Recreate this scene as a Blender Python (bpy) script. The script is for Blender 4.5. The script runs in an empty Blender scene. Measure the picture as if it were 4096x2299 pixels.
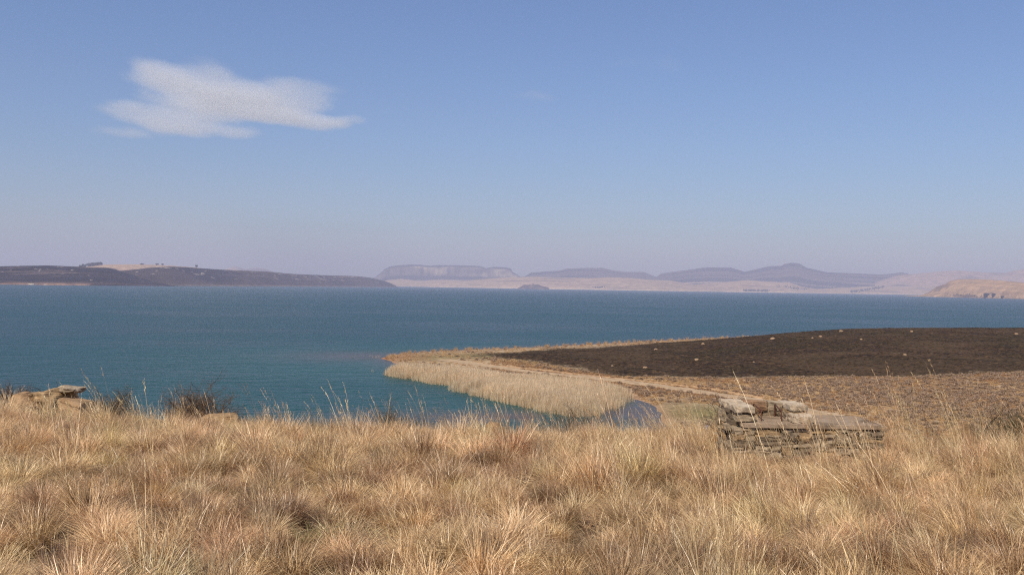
import bpy, bmesh, math, random
import numpy as np
from mathutils import Vector, Matrix, noise as mn
from mathutils.bvhtree import BVHTree

# ------------------------------------------------------------------ camera
SC = bpy.context.scene
COL = SC.collection
R = math.radians
PW, PH = 4096.0, 2299.0
HFOV = R(55.0)
F = (PW / 2) / math.tan(HFOV / 2)          # focal length in photo pixels
ROLL = math.atan(0.0159)
HOR = 1146.0                               # horizon row at the picture's centre column
CAMZ = 25.0                                # eye height above the lake
cam = bpy.data.cameras.new('camera')
cam.angle = HFOV
cam.clip_start = 0.3
cam.clip_end = 120000.0
camo = bpy.data.objects.new('camera', cam)
COL.objects.link(camo)
camo.matrix_world = (Matrix.Translation((0, 0, CAMZ)) @ Matrix.Rotation(R(90) - (PH / 2 - HOR) / F, 4, 'X')
                     @ Matrix.Rotation(ROLL, 4, 'Z'))
SC.camera = camo

# ------------------------------------------------------------------ sky, sun, exposure
SUN_EL = R(50.0)
SUN_AZ = R(210.0)                          # clockwise from +Y: behind the camera, to its left
world = bpy.data.worlds.new('World')
SC.world = world
world.cycles.sampling_method = 'NONE'      # a smooth sky needs no importance map: every shadow ray goes to the sun
world.use_nodes = True
wn = world.node_tree
for n in list(wn.nodes):
    wn.nodes.remove(n)
sky = wn.nodes.new('ShaderNodeTexSky')
sky.sky_type = 'NISHITA'
sky.sun_disc = False
sky.sun_elevation = SUN_EL
sky.sun_rotation = SUN_AZ
sky.altitude = 1700.0
sky.air_density = 1.5
sky.dust_density = 2.5
sky.ozone_density = 10.0
bg = wn.nodes.new('ShaderNodeBackground')
bg.inputs['Strength'].default_value = 0.105
wo = wn.nodes.new('ShaderNodeOutputWorld')
tint_ = wn.nodes.new('ShaderNodeMix')           # smoke-dulled winter sky: one even tint over the whole dome
tint_.data_type = 'RGBA'; tint_.blend_type = 'MULTIPLY'; tint_.inputs[0].default_value = 1.0
tint_.inputs[7].default_value = (1.05, 0.965, 1.02, 1.0)
wn.links.new(sky.outputs[0], tint_.inputs[6])
wn.links.new(tint_.outputs[2], bg.inputs[0])
wn.links.new(bg.outputs[0], wo.inputs[0])

sun = bpy.data.lights.new('sun', 'SUN')
sun.energy = 4.8
sun.angle = R(0.53)
sun.color = (1.0, 0.91, 0.79)
suno = bpy.data.objects.new('sun', sun)
COL.objects.link(suno)
TO_SUN = Vector((math.sin(SUN_AZ) * math.cos(SUN_EL), math.cos(SUN_AZ) * math.cos(SUN_EL), math.sin(SUN_EL)))
suno.rotation_euler = TO_SUN.to_track_quat('Z', 'Y').to_euler()
suno.location = (0, 0, 200)

vs = SC.view_settings
vs.view_transform = 'Standard'
vs.look = 'None'
vs.exposure = 0.0
vs.gamma = 1.0
vs.use_curve_mapping = False
SC.cycles.use_denoising = False        # the fine grain of unfiltered samples suits grass and water
SC.cycles.use_adaptive_sampling = False
SC.cycles.pixel_filter_type = 'BLACKMAN_HARRIS'
SC.cycles.filter_width = 1.2
SC.cycles.max_bounces = 8
SC.cycles.diffuse_bounces = 3
SC.cycles.transmission_bounces = 3
SC.cycles.transparent_max_bounces = 8
SC.cycles.volume_bounces = 6
SC.cycles.caustics_reflective = False
SC.cycles.caustics_refractive = False

# ------------------------------------------------------------------ helpers
rng = np.random.default_rng(7)
random.seed(7)

def ray(px, py):
    """photo pixel -> (u, v): sideways and downwards slope of its line of sight"""
    dx, dy = px - PW / 2, py - PH / 2
    c, s = math.cos(ROLL), math.sin(ROLL)
    xr = dx * c + dy * s
    yr = -dx * s + dy * c
    return xr / F, (yr - (HOR - PH / 2)) / F

def at_z(px, py, z=0.0):
    u, v = ray(px, py)
    d = (CAMZ - z) / v
    return (u * d, d)

def at_d(px, py, d):
    u, v = ray(px, py)
    return Vector((u * d, d, CAMZ - v * d))

def hash2(ix, iy, seed):
    n = (ix.astype(np.int64) * 374761393 + iy.astype(np.int64) * 668265263 + seed * 974711) & 0x7fffffff
    n = ((n ^ (n >> 13)) * 1274126177) & 0x7fffffff
    n = n ^ (n >> 16)
    return (n & 0xffff) / 65535.0

def vn(x, y, seed=0):
    x = np.asarray(x, float); y = np.asarray(y, float)
    ix, iy = np.floor(x), np.floor(y)
    fx, fy = x - ix, y - iy
    fx = fx * fx * (3 - 2 * fx); fy = fy * fy * (3 - 2 * fy)
    a = hash2(ix, iy, seed); b = hash2(ix + 1, iy, seed)
    c = hash2(ix, iy + 1, seed); d = hash2(ix + 1, iy + 1, seed)
    return (a * (1 - fx) + b * fx) * (1 - fy) + (c * (1 - fx) + d * fx) * fy

def fbm(x, y, seed=0, oct=4):
    t = 0; a = 0.5; n = 0
    for k in range(oct):
        t = t + a * vn(x * 2 ** k + 17.3 * k, y * 2 ** k - 9.1 * k, seed + k); n += a; a *= 0.5
    return t / n

def sstep(a, b, x):
    t = np.clip((x - a) / (b - a), 0, 1)
    return t * t * (3 - 2 * t)

def lin(r, g, b):
    f = lambda c: ((c / 255 + 0.055) / 1.055) ** 2.4 if c > 10 else c / 255 / 12.92
    return (f(r), f(g), f(b))

def tag(o, label=None, cat=None, group=None, kind=None):
    if label: o['label'] = label
    if cat: o['category'] = cat
    if group: o['group'] = group
    if kind: o['kind'] = kind
    return o

def np_mesh(name, V, Fc, smooth=True, cols=None):
    V = np.asarray(V, np.float32); Fc = np.asarray(Fc, np.int32)
    me = bpy.data.meshes.new(name)
    k = Fc.shape[1]
    me.vertices.add(len(V)); me.vertices.foreach_set('co', V.ravel())
    me.loops.add(Fc.size); me.loops.foreach_set('vertex_index', Fc.ravel())
    me.polygons.add(len(Fc))
    me.polygons.foreach_set('loop_start', np.arange(0, Fc.size, k, dtype=np.int32))
    me.polygons.foreach_set('loop_total', np.full(len(Fc), k, np.int32))
    if smooth:
        me.polygons.foreach_set('use_smooth', np.ones(len(Fc), bool))
    me.update(calc_edges=True)
    if cols is not None:
        for nm, c in cols.items():
            c = np.asarray(c, np.float32)
            if c.ndim == 1:
                a = me.attributes.new(nm, 'FLOAT', 'POINT'); a.data.foreach_set('value', c)
            else:
                if c.shape[1] == 3:
                    c = np.concatenate([c, np.ones((len(c), 1), np.float32)], 1)
                a = me.attributes.new(nm, 'FLOAT_COLOR', 'POINT'); a.data.foreach_set('color', c.ravel())
    return me

def add(name, me, mat=None, parent=None, loc=None):
    o = bpy.data.objects.new(name, me)
    if mat is not None and me is not None:
        if len(me.materials) == 0:
            me.materials.append(mat)
    COL.objects.link(o)
    if parent is not None:
        o.parent = parent
    if loc is not None:
        o.location = loc
    return o

def empty(name, loc):
    o = bpy.data.objects.new(name, None)
    o.location = loc
    o.empty_display_size = 0.2
    COL.objects.link(o)
    return o

def grid_faces(nr, nc):
    i = np.arange(nr - 1)[:, None] * nc + np.arange(nc - 1)[None, :]
    return np.stack([i, i + 1, i + 1 + nc, i + nc], -1).reshape(-1, 4)

class NT:
    """small node-tree writer"""
    def __init__(self, name):
        self.m = bpy.data.materials.new(name)
        self.m.use_nodes = True
        self.t = self.m.node_tree
        for n in list(self.t.nodes):
            self.t.nodes.remove(n)
        self.out = self.t.nodes.new('ShaderNodeOutputMaterial')
    def n(self, kind, **kw):
        nd = self.t.nodes.new('ShaderNode' + kind)
        for k, v in kw.items():
            setattr(nd, k, v)
        return nd
    def l(self, a, b):
        self.t.links.new(a, b)
    def val(self, sock, v):
        if hasattr(v, 'is_linked') or isinstance(v, bpy.types.NodeSocket):
            self.l(v, sock)
        else:
            sock.default_value = v
    def math(self, op, a, b=0.0, c=None, clamp=False):
        nd = self.n('Math', operation=op, use_clamp=clamp)
        self.val(nd.inputs[0], a); self.val(nd.inputs[1], b)
        if c is not None: self.val(nd.inputs[2], c)
        return nd.outputs[0]
    def mix(self, fac, a, b, blend='MIX'):
        nd = self.n('Mix', data_type='RGBA', blend_type=blend)
        self.val(nd.inputs[0], fac)
        f = lambda c: (*c, 1.0) if isinstance(c, tuple) and len(c) == 3 else c
        self.val(nd.inputs[6], f(a)); self.val(nd.inputs[7], f(b))
        return nd.outputs[2]
    def noise(self, vec, scale, detail=4, rough=0.55, dist=0.0):
        nd = self.n('TexNoise')
        if vec is not None: self.l(vec, nd.inputs['Vector'])
        nd.inputs['Scale'].default_value = scale
        nd.inputs['Detail'].default_value = detail
        nd.inputs['Roughness'].default_value = rough
        nd.inputs['Distortion'].default_value = dist
        return nd.outputs['Fac']
    def ramp(self, fac, stops):
        nd = self.n('ValToRGB')
        e = nd.color_ramp.elements
        while len(e) < len(stops): e.new(0.5)
        for el, (p, c) in zip(e, stops):
            el.position = p; el.color = (*c, 1.0)
        self.l(fac, nd.inputs[0])
        return nd.outputs[0]
    def mapr(self, v, a, b, c, d):
        nd = self.n('MapRange')
        self.val(nd.inputs[0], v)
        for k, x in enumerate((a, b, c, d)): self.val(nd.inputs[k + 1], x)
        return nd.outputs[0]
    def pos(self):
        return self.n('NewGeometry').outputs['Position']
    def attr(self, name, kind='GEOMETRY'):
        nd = self.n('Attribute', attribute_type=kind, attribute_name=name)
        return nd
    def bsdf(self, color, rough=0.9, normal=None, spec=0.2):
        p = self.n('BsdfPrincipled')
        c = (*color, 1.0) if isinstance(color, tuple) and len(color) == 3 else color
        self.val(p.inputs['Base Color'], c)
        self.val(p.inputs['Roughness'], rough)
        p.inputs['Specular IOR Level'].default_value = spec
        if normal is not None: self.l(normal, p.inputs['Normal'])
        self.l(p.outputs[0], self.out.inputs['Surface'])
        return p
    def bump(self, h, strength, dist):
        b = self.n('Bump')
        b.inputs['Strength'].default_value = strength
        b.inputs['Distance'].default_value = dist
        self.l(h, b.inputs['Height'])
        return b.outputs[0]

# ------------------------------------------------------------------ materials
def mat_vcol(name, noise_scale, amp=0.35, bump=None, rough=0.95, spec=0.1):
    m = NT(name)
    c = m.attr('Col').outputs['Color']
    p = m.pos()
    f = m.noise(p, noise_scale, 5, 0.6)
    k = m.mapr(f, 0.3, 0.7, 1 - amp, 1 + amp)
    col = m.mix(1.0, c, k, 'MULTIPLY')
    nrm = None
    if bump:
        nrm = m.bump(m.noise(p, bump[0], 5, 0.65), bump[1], bump[2])
    m.bsdf(col, rough, nrm, spec)
    return m.m

M_HILL = mat_vcol('hill_ground', 0.012, 0.3, (0.02, 0.8, 25.0), 1.0, 0.0)
M_LAND = None

def mat_ground():
    m = NT('veld_ground')
    c = m.attr('Col').outputs['Color']
    burn = m.attr('Burn').outputs['Fac']
    p = m.pos()
    f1 = m.noise(p, 0.9, 6, 0.7)
    f2 = m.noise(p, 0.12, 4, 0.6)
    k = m.math('MULTIPLY', m.mapr(f1, 0.3, 0.7, 0.55, 1.45), m.mapr(f2, 0.3, 0.7, 0.75, 1.25))
    col = m.mix(1.0, c, k, 'MULTIPLY')
    # burnt veld: black ash with brown and fresh green flecks
    b1 = m.noise(p, 0.55, 6, 0.75)
    b2 = m.noise(p, 0.035, 5, 0.65)
    b3 = m.noise(p, 0.017, 5, 0.7, 1.0)
    bc = m.ramp(b1, [(0.0, (0.006, 0.004, 0.002)), (0.40, (0.014, 0.008, 0.004)), (0.52, (0.038, 0.021, 0.008)),
                     (0.60, (0.125, 0.072, 0.030)), (1.0, (0.32, 0.20, 0.09))])
    gr = m.mapr(b2, 0.45, 0.65, 0.0, 0.45)
    bc = m.mix(gr, bc, (0.034, 0.030, 0.008))
    bc = m.mix(m.mapr(b3, 0.46, 0.60, 0.0, 0.8), bc, m.mix(b1, (0.020, 0.012, 0.005), (0.14, 0.086, 0.040)))
    bf = m.mapr(m.math('ADD', burn, m.math('MULTIPLY', m.math('ADD', m.math('SUBTRACT', b1, 0.5), m.math('SUBTRACT', b2, 0.5)), 1.7)), 0.36, 0.64, 0.0, 1.0)
    col = m.mix(bf, col, bc)
    nrm = m.bump(f1, 0.8, 0.35)
    m.bsdf(col, 0.95, nrm, 0.1)
    return m.m
M_LAND = mat_ground()

def mat_water():
    m = NT('lake_water')
    p = m.pos()
    sh = m.attr('Shallow').outputs['Fac']
    mp = m.n('Mapping'); m.l(p, mp.inputs[0])
    mp.inputs['Scale'].default_value = (0.55, 1.0, 1.0)
    mp.inputs['Rotation'].default_value = (0, 0, 0.25)
    pv = mp.outputs[0]
    w1 = m.noise(pv, 0.42, 3, 0.65, 0.4)
    w2 = m.noise(pv, 0.12, 3, 0.6)
    mb_ = m.n('Mapping'); m.l(p, mb_.inputs[0]); mb_.inputs['Scale'].default_value = (0.6, 1.0, 1.0)
    big = m.noise(mb_.outputs[0], 0.009, 5, 0.62, 0.6)
    w0 = m.noise(pv, 1.3, 2, 0.6, 0.3)
    h = m.math('ADD', m.math('ADD', m.math('MULTIPLY', w0, 0.5), m.math('MULTIPLY', w1, 1.6)), m.math('MULTIPLY', w2, 3.2))
    b = m.n('Bump'); b.inputs['Distance'].default_value = 1.0
    m.l(h, b.inputs['Height'])
    calm = m.mapr(sh, 0.0, 1.0, 1.0, 0.25)
    m.l(m.math('MULTIPLY', calm, m.mapr(big, 0.3, 0.7, 0.6, 1.0)), b.inputs['Strength'])
    deep = m.mix(m.mapr(big, 0.35, 0.65, 0.0, 1.0), (0.002, 0.034, 0.032), (0.009, 0.060, 0.064))
    tl = m.attr('Teal').outputs['Fac']
    deep = m.mix(tl, deep, (0.006, 0.085, 0.070))
    col = m.mix(sh, deep, (0.105, 0.062, 0.042))
    pb = m.bsdf(col, m.mapr(big, 0.3, 0.7, 0.26, 0.36), b.outputs[0], 0.5)
    pb.inputs['IOR'].default_value = 1.333
    return m.m
M_WATER = mat_water()

def mat_grass(name, dark, mid, light, trans=0.3, gloss=0.06):
    m = NT(name)
    r = m.attr('Rnd').outputs['Fac']
    t = m.attr('tint', 'INSTANCER').outputs['Color']
    c = m.ramp(r, [(0.0, dark), (0.45, mid), (1.0, light)])
    col = m.mix(1.0, c, t, 'MULTIPLY')
    d = m.n('BsdfDiffuse'); m.l(col, d.inputs[0])
    tr = m.n('BsdfTranslucent'); m.l(col, tr.inputs[0])
    g = m.n('BsdfGlossy'); g.inputs['Roughness'].default_value = 0.38
    g.inputs['Color'].default_value = (1, 0.95, 0.85, 1)
    s1 = m.n('MixShader'); s1.inputs[0].default_value = trans
    m.l(d.outputs[0], s1.inputs[1]); m.l(tr.outputs[0], s1.inputs[2])
    s2 = m.n('MixShader'); s2.inputs[0].default_value = gloss
    m.l(s1.outputs[0], s2.inputs[1]); m.l(g.outputs[0], s2.inputs[2])
    m.l(s2.outputs[0], m.out.inputs['Surface'])
    return m.m
M_GRASS = mat_grass('dry_grass_blades', (0.20, 0.125, 0.068), (0.62, 0.455, 0.265), (0.98, 0.83, 0.57))
M_REED = mat_grass('dry_reed_stems', (0.28, 0.16, 0.085), (0.82, 0.64, 0.42), (1.0, 0.86, 0.62), 0.3)
M_TUFT = mat_grass('plain_grass_blades', (0.24, 0.15, 0.08), (0.58, 0.42, 0.24), (0.88, 0.72, 0.48), 0.3, 0.0)
M_SCRUB = mat_grass('grey_scrub_twigs', (0.24, 0.16, 0.095), (0.40, 0.29, 0.19), (0.58, 0.45, 0.32), 0.15, 0.0)

def mat_rock(name, c1, c2, c3, sc=3.0, strata=True):
    m = NT(name)
    tc = m.n('TexCoord').outputs['Object']
    f1 = m.noise(tc, sc, 7, 0.65)
    f2 = m.noise(tc, sc * 0.35, 4, 0.6, 0.8)
    f3 = m.noise(tc, sc * 9, 5, 0.7)
    col = m.ramp(f1, [(0.25, c1), (0.5, c2), (0.75, c3)])
    stain = m.mapr(f2, 0.52, 0.68, 0.0, 0.75)
    col = m.mix(stain, col, tuple(0.33 * a for a in c1))
    k = m.mapr(f3, 0.25, 0.75, 0.7, 1.3)
    col = m.mix(1.0, col, k, 'MULTIPLY')
    h = m.math('ADD', m.math('MULTIPLY', f1, 0.6), m.math('MULTIPLY', f3, 0.35))
    if strata:
        mp = m.n('Mapping'); m.l(tc, mp.inputs[0]); mp.inputs['Scale'].default_value = (0.6, 0.6, 7.0)
        st = m.noise(mp.outputs[0], 3.0, 4, 0.6, 0.6)
        h = m.math('ADD', h, m.math('MULTIPLY', st, 0.8))
        col = m.mix(1.0, col, m.mapr(st, 0.38, 0.62, 0.62, 1.18), 'MULTIPLY')
    m.bsdf(col, 0.92, m.bump(h, 0.7, 0.05), 0.15)
    return m.m
M_SAND = mat_rock('weathered_sandstone', (0.24, 0.15, 0.075), (0.37, 0.24, 0.12), (0.46, 0.32, 0.175), 2.2)
M_SANDRED = mat_rock('ochre_sandstone', (0.27, 0.165, 0.085), (0.38, 0.235, 0.12), (0.46, 0.30, 0.165), 2.0)
M_STONE = mat_rock('lichened_wall_stone', (0.22, 0.155, 0.09), (0.40, 0.305, 0.195), (0.57, 0.46, 0.32), 5.0)
M_STONEPALE = mat_rock('bleached_cap_stone', (0.33, 0.24, 0.15), (0.49, 0.385, 0.265), (0.63, 0.52, 0.38), 5.0, False)
M_STONEDARK = mat_rock('dark_wall_stone', (0.12, 0.085, 0.055), (0.21, 0.155, 0.10), (0.32, 0.25, 0.17), 5.0)
M_STONEBROWN = mat_rock('rusty_brown_stone', (0.22, 0.12, 0.065), (0.32, 0.185, 0.10), (0.40, 0.26, 0.16), 4.0)
M_CONC = mat_rock('old_concrete', (0.23, 0.16, 0.105), (0.31, 0.225, 0.15), (0.37, 0.28, 0.195), 3.0, False)
M_MOUND = mat_rock('termite_earth', (0.27, 0.165, 0.09), (0.36, 0.235, 0.135), (0.44, 0.305, 0.19), 2.0, False)

def mat_plain(name, col, rough=0.6, metal=0.0, nscale=None, amp=0.3):
    m = NT(name)
    c = col
    if nscale:
        f = m.noise(m.n('TexCoord').outputs['Object'], nscale, 5, 0.65)
        c = m.mix(1.0, (*col, 1.0), m.mapr(f, 0.3, 0.7, 1 - amp, 1 + amp), 'MULTIPLY')
    p = m.bsdf(c, rough)
    p.inputs['Metallic'].default_value = metal
    return m.m
M_RUST = mat_plain('rusted_pipe', (0.115, 0.045, 0.028), 0.7, 0.2, 30.0, 0.5)
M_BLUE = mat_plain('blue_plastic', (0.10, 0.20, 0.36), 0.45, 0.0, 6.0, 0.25)
M_WOODY = mat_plain('shrub_wood', (0.10, 0.068, 0.045), 0.9, 0.0, 20.0, 0.4)
M_WHITE = mat_plain('white_paint', (0.78, 0.76, 0.72), 0.6, 0.0, 0.5, 0.1)
M_SAIL = mat_plain('sail_cloth', (0.82, 0.81, 0.78), 0.7, 0.0, 0.3, 0.08)
M_ROOF = mat_plain('house_roof', (0.20, 0.17, 0.16), 0.8, 0.0, 0.5, 0.2)
M_PLASTER = mat_plain('house_plaster', (0.62, 0.55, 0.46), 0.85, 0.0, 0.4, 0.15)
M_PALECON = mat_plain('pale_concrete', (0.62, 0.52, 0.40), 0.9, 0.0, 0.3, 0.2)
M_TREELEAF = mat_vcol('far_tree_leaves', 0.15, 0.3)
M_LEAF = mat_vcol('shrub_leaves', 6.0, 0.35)

# ------------------------------------------------------------------ land shape
LAND = [at_z(*p) for p in [(2655, 1700), (2645, 1660), (2610, 1625), (2550, 1600), (2520, 1578), (2440, 1562), (2300, 1538), (2100, 1514),
                           (1900, 1497), (1740, 1482), (1620, 1468), (1545, 1440), (1520, 1433), (1545, 1426), (1600, 1416), (1650, 1410),
                           (1750, 1405), (1900, 1398), (2100, 1390), (2400, 1376), (2700, 1360), (2950, 1350)]]
LAND += [(190, 575), (330, 600), (620, 640), (900, 700), (900, 20), (-10, 20), (0, 70), (14, 110), (24, 150)]
LAND = np.array(LAND)

def seg_dist(x, y, poly, closed=True):
    best = np.full(x.shape, 1e9)
    n = len(poly)
    for i in range(n if closed else n - 1):
        ax, ay = poly[i]; bx, by = poly[(i + 1) % n]
        dx, dy = bx - ax, by - ay
        L2 = dx * dx + dy * dy + 1e-9
        t = np.clip(((x - ax) * dx + (y - ay) * dy) / L2, 0, 1)
        d = np.hypot(x - ax - t * dx, y - ay - t * dy)
        best = np.minimum(best, d)
    return best

def inside(x, y, poly):
    c = np.zeros(x.shape, bool)
    n = len(poly)
    for i in range(n):
        ax, ay = poly[i]; bx, by = poly[(i + 1) % n]
        if ay == by: continue
        t = ((ay > y) != (by > y)) & (x < (bx - ax) * (y - ay) / (by - ay) + ax)
        c ^= t
    return c

def land_sd(x, y):
    d = seg_dist(x, y, LAND)
    return np.where(inside(x, y, LAND), d, -d)

def flat_z(x, y):
    sd = land_sd(x, y) + (fbm(x / 9, y / 9, 31, 3) - 0.5) * 3.0
    k = 7.6 / (1 + np.exp(-(x - 100) / 35.0)) * np.exp(-((y - 435) / 125.0) ** 2)
    up = 0.35 * (1 - np.exp(-np.maximum(sd, 0) / 3)) + 0.016 * np.minimum(np.maximum(sd, 0), 120) + k * sstep(0, 70, sd)
    up = up + (fbm(x / 14, y / 14, 5, 4) - 0.5) * 0.7 * sstep(3, 30, sd)
    return np.where(sd > 0, up, np.maximum(0.11 * sd, -2.2))

def hill_z(x, y):
    base = 23.42 - 0.098 * np.maximum(y, -40) + np.where(x < 0, -0.030 * x, -0.006 * x) * np.clip(y / 28, 0, 1.3)
    base = base + (fbm(x / 4.0, y / 4.0, 11, 3) - 0.5) * 0.45 * np.clip(np.hypot(x, y) / 8, 0, 1)
    yc = 31.0 + (vn(x / 7.0, y * 0 + 3.0, 77) - 0.5) * 5.0 + 0.10 * np.abs(x)
    e = (y - yc) / 2.5
    base = base - 0.5 * 2.5 * np.log1p(np.exp(np.clip(e, -30, 40)))
    return base

def ground(x, y):
    x = np.asarray(x, float); y = np.asarray(y, float)
    return np.maximum(hill_z(x, y), flat_z(x, y))

BURN = [at_z(*p, 2.5) for p in [(1880, 1404), (2060, 1424), (2250, 1450), (2430, 1478), (2600, 1487), (2800, 1492), (3050, 1498), (3350, 1500), (3600, 1509), (3900, 1506), (4200, 1500), (4600, 1500)]]
BURN += [(500, 560), (330, 590), (190, 560)] + [at_z(*p, 1.0) for p in [(2950, 1356), (2700, 1369), (2400, 1386), (2150, 1398)]]
BURN = np.array(BURN)
ROAD = [at_z(*p, 1.6) for p in [(3480, 1690), (3326, 1650), (3181, 1615), (3006, 1581), (2774, 1548), (2600, 1522), (2430, 1502), (2270, 1486),
                                (2100, 1470), (1960, 1452), (1850, 1437), (1760, 1424)]]
BANK = [at_z(*p, 1.9) for p in [(3050, 1570), (2850, 1535), (2650, 1512), (2500, 1497), (2350, 1482), (2200, 1466), (2050, 1452), (1900, 1440)]]

def build_ground():
    nr, nc = 430, 470
    yy = -25 + 13.0 * np.exp(np.linspace(0, 1, nr) * math.log(790 / 13.0))
    uu = np.linspace(-0.78, 0.95, nc)
    Y = np.repeat(yy[:, None], nc, 1)
    X = uu[None, :] * (Y + 27)
    x, y = X.ravel(), Y.ravel()
    z = ground(x, y)
    sd = land_sd(x, y)
    hz = hill_z(x, y) > flat_z(x, y)
    n1 = fbm(x / 12, y / 12, 3, 4); n2 = fbm(x / 40, y / 40, 8, 3)
    c = np.zeros((len(x), 3))
    straw = np.array((0.42, 0.30, 0.175)); brown = np.array((0.31, 0.22, 0.135)); soil = np.array((0.11, 0.07, 0.042))
    green = np.array((0.20, 0.165, 0.065)); sand = np.array((0.44, 0.30, 0.17)); red = np.array((0.30, 0.14, 0.07))
    c[:] = straw
    m = sstep(0.4, 0.65, n1)[:, None]; c = c * (1 - m) + brown * m
    # greener, closely grazed turf by the cove and along the tip
    gx, gy = at_z(2790, 1640, 1.0)
    g = np.exp(-((x - gx) / 13) ** 2 - ((y - gy) / 16) ** 2)
    g = np.maximum(g, 0.75 * np.exp(-(seg_dist(x, y, np.array([at_z(*p, 1.0) for p in [(1680, 1425), (1900, 1420), (2200, 1440)]]), False) / 14) ** 2))
    g = (g * sstep(0.25, 0.6, n2 * 0.5 + n1 * 0.5 + 0.15))[:, None]
    c = c * (1 - g) + green * g
    s = (np.exp(-np.maximum(sd, 0) / 2.0) * (sd > -40) * (y > 100))[:, None]
    c = c * (1 - s) + (sand * 0.45 + red * 0.55) * s
    bk = seg_dist(x, y, np.array(BANK), False)
    b = (np.exp(-(bk / 2.2) ** 2) * sstep(0.25, 0.5, fbm(x / 5, y / 5, 55, 3)))[:, None]
    c = c * (1 - b) + np.array((0.52, 0.31, 0.15)) * b
    tipx, tipy = at_z(1530, 1433)
    tp = (np.exp(-(np.hypot(x - tipx, y - tipy) / 14) ** 2) * 0.8)[:, None]
    c = c * (1 - tp) + red * tp
    c[hz] = soil
    burn = np.clip(0.5 + 0.035 * np.where(inside(x, y, BURN), 1, -1) * seg_dist(x, y, BURN), 0, 1)
    burn[hz] = 0
    V = np.stack([x, y, z], 1)
    me = np_mesh('ground', V, grid_faces(nr, nc), True, {'Col': c, 'Burn': burn})
    o = add('ground', me, M_LAND)
    tag(o, kind='structure')
    return o
build_ground()

def build_road():
    pts = np.array(ROAD)
    # resample
    out = []
    for i in range(len(pts) - 1):
        for t in np.linspace(0, 1, 8, endpoint=False):
            out.append(pts[i] * (1 - t) + pts[i + 1] * t)
    out = np.array(out)
    for _ in range(6):
        out[1:-1] = (out[:-2] + 2 * out[1:-1] + out[2:]) / 4
    tg = np.gradient(out, axis=0); tg /= np.linalg.norm(tg, axis=1)[:, None]
    nr = np.stack([tg[:, 1], -tg[:, 0]], 1)
    w = np.linspace(3.4, 1.9, len(out)) * (0.85 + 0.4 * vn(np.arange(len(out)) / 3.0, np.zeros(len(out)), 4))
    offs = np.linspace(-1, 1, 9)
    V = []; C = []
    for k in offs:
        p = out + nr * (w * k)[:, None]
        z = ground(p[:, 0], p[:, 1]) + 0.10 - 0.06 * abs(k) - (0.03 if abs(abs(k) - 0.5) < 0.1 else 0)
        V.append(np.stack([p[:, 0], p[:, 1], z], 1))
        base = np.array((0.45, 0.325, 0.20)) if abs(k) > 0.3 else np.array((0.42, 0.29, 0.165))
        C.append(np.repeat(base[None], len(out), 0))
    V = np.stack(V, 1).reshape(-1, 3); C = np.stack(C, 1).reshape(-1, 3)
    me = np_mesh('road', V, grid_faces(len(out), len(offs)), True, {'Col': C})
    o = add('road', me, mat_vcol('track_dirt', 0.8, 0.3, (1.5, 0.5, 0.1)))
    tag(o, 'sandy vehicle track running along the reeds to the point', None, None, 'structure')
build_road()

def build_water():
    nr, nc = 420, 330
    yy = 45 * np.exp(np.linspace(0, 1, nr) * math.log(26000 / 45.0))
    uu = np.linspace(-0.95, 0.95, nc)
    Y = np.repeat(yy[:, None], nc, 1); X = uu[None, :] * (Y + 40)
    x, y = X.ravel(), Y.ravel()
    sd = -land_sd(x, y)
    sh = np.exp(-np.maximum(sd, 0) / 7.0) * 0.75
    # weed bed in front of the reeds; browner water off the point and in the pool
    def blob(px, py, ax, ay, a):
        bx, by = at_z(px, py)
        return a * np.exp(-((x - bx) / ax) ** 2 - ((y - by) / ay) ** 2)
    n = fbm(x / 10, y / 16, 91, 4)
    sh = np.maximum(sh, blob(1480, 1424, 26, 26, 0.65))
    sh = np.maximum(sh, blob(2050, 1675, 26, 12, 0.75) * sstep(0.3, 0.6, n))
    sh = np.maximum(sh, blob(2560, 1650, 14, 22, 0.8))
    sh[y > 900] = 0
    teal = np.exp(-np.maximum(sd, 0) / 60.0) * (y < 520) * sstep(520, 330, y) * (0.55 + 0.6 * fbm(x / 30, y / 40, 95, 3))
    me = np_mesh('water', np.stack([x, y, np.zeros_like(x)], 1), grid_faces(nr, nc), True, {'Shallow': sh, 'Teal': np.clip(teal, 0, 1)})
    o = add('water', me, M_WATER)
    tag(o, 'wide blue lake ruffled by wind', None, None, 'structure')
build_water()

# ------------------------------------------------------------------ far hills
HILLS = {}
def interp(tab, x, k):
    return np.interp(x, [t[0] for t in tab], [t[k] for t in tab])

def s_hill(t): return np.sin(np.clip(t, 0, 1) * math.pi / 2) ** 0.9
def s_low(t): return np.sin(np.clip(t, 0, 1) * math.pi / 2) ** 0.7
def s_mesa(t): return np.interp(t, [0, 0.55, 0.62, 0.68, 0.72, 1.0], [0, 0.42, 0.50, 0.86, 0.90, 1.0])
def s_ledge(t): return np.interp(t, [0, 0.03, 0.25, 0.30, 0.55, 0.60, 1.0], [0, 0.06, 0.34, 0.46, 0.70, 0.80, 1.0])

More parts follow.
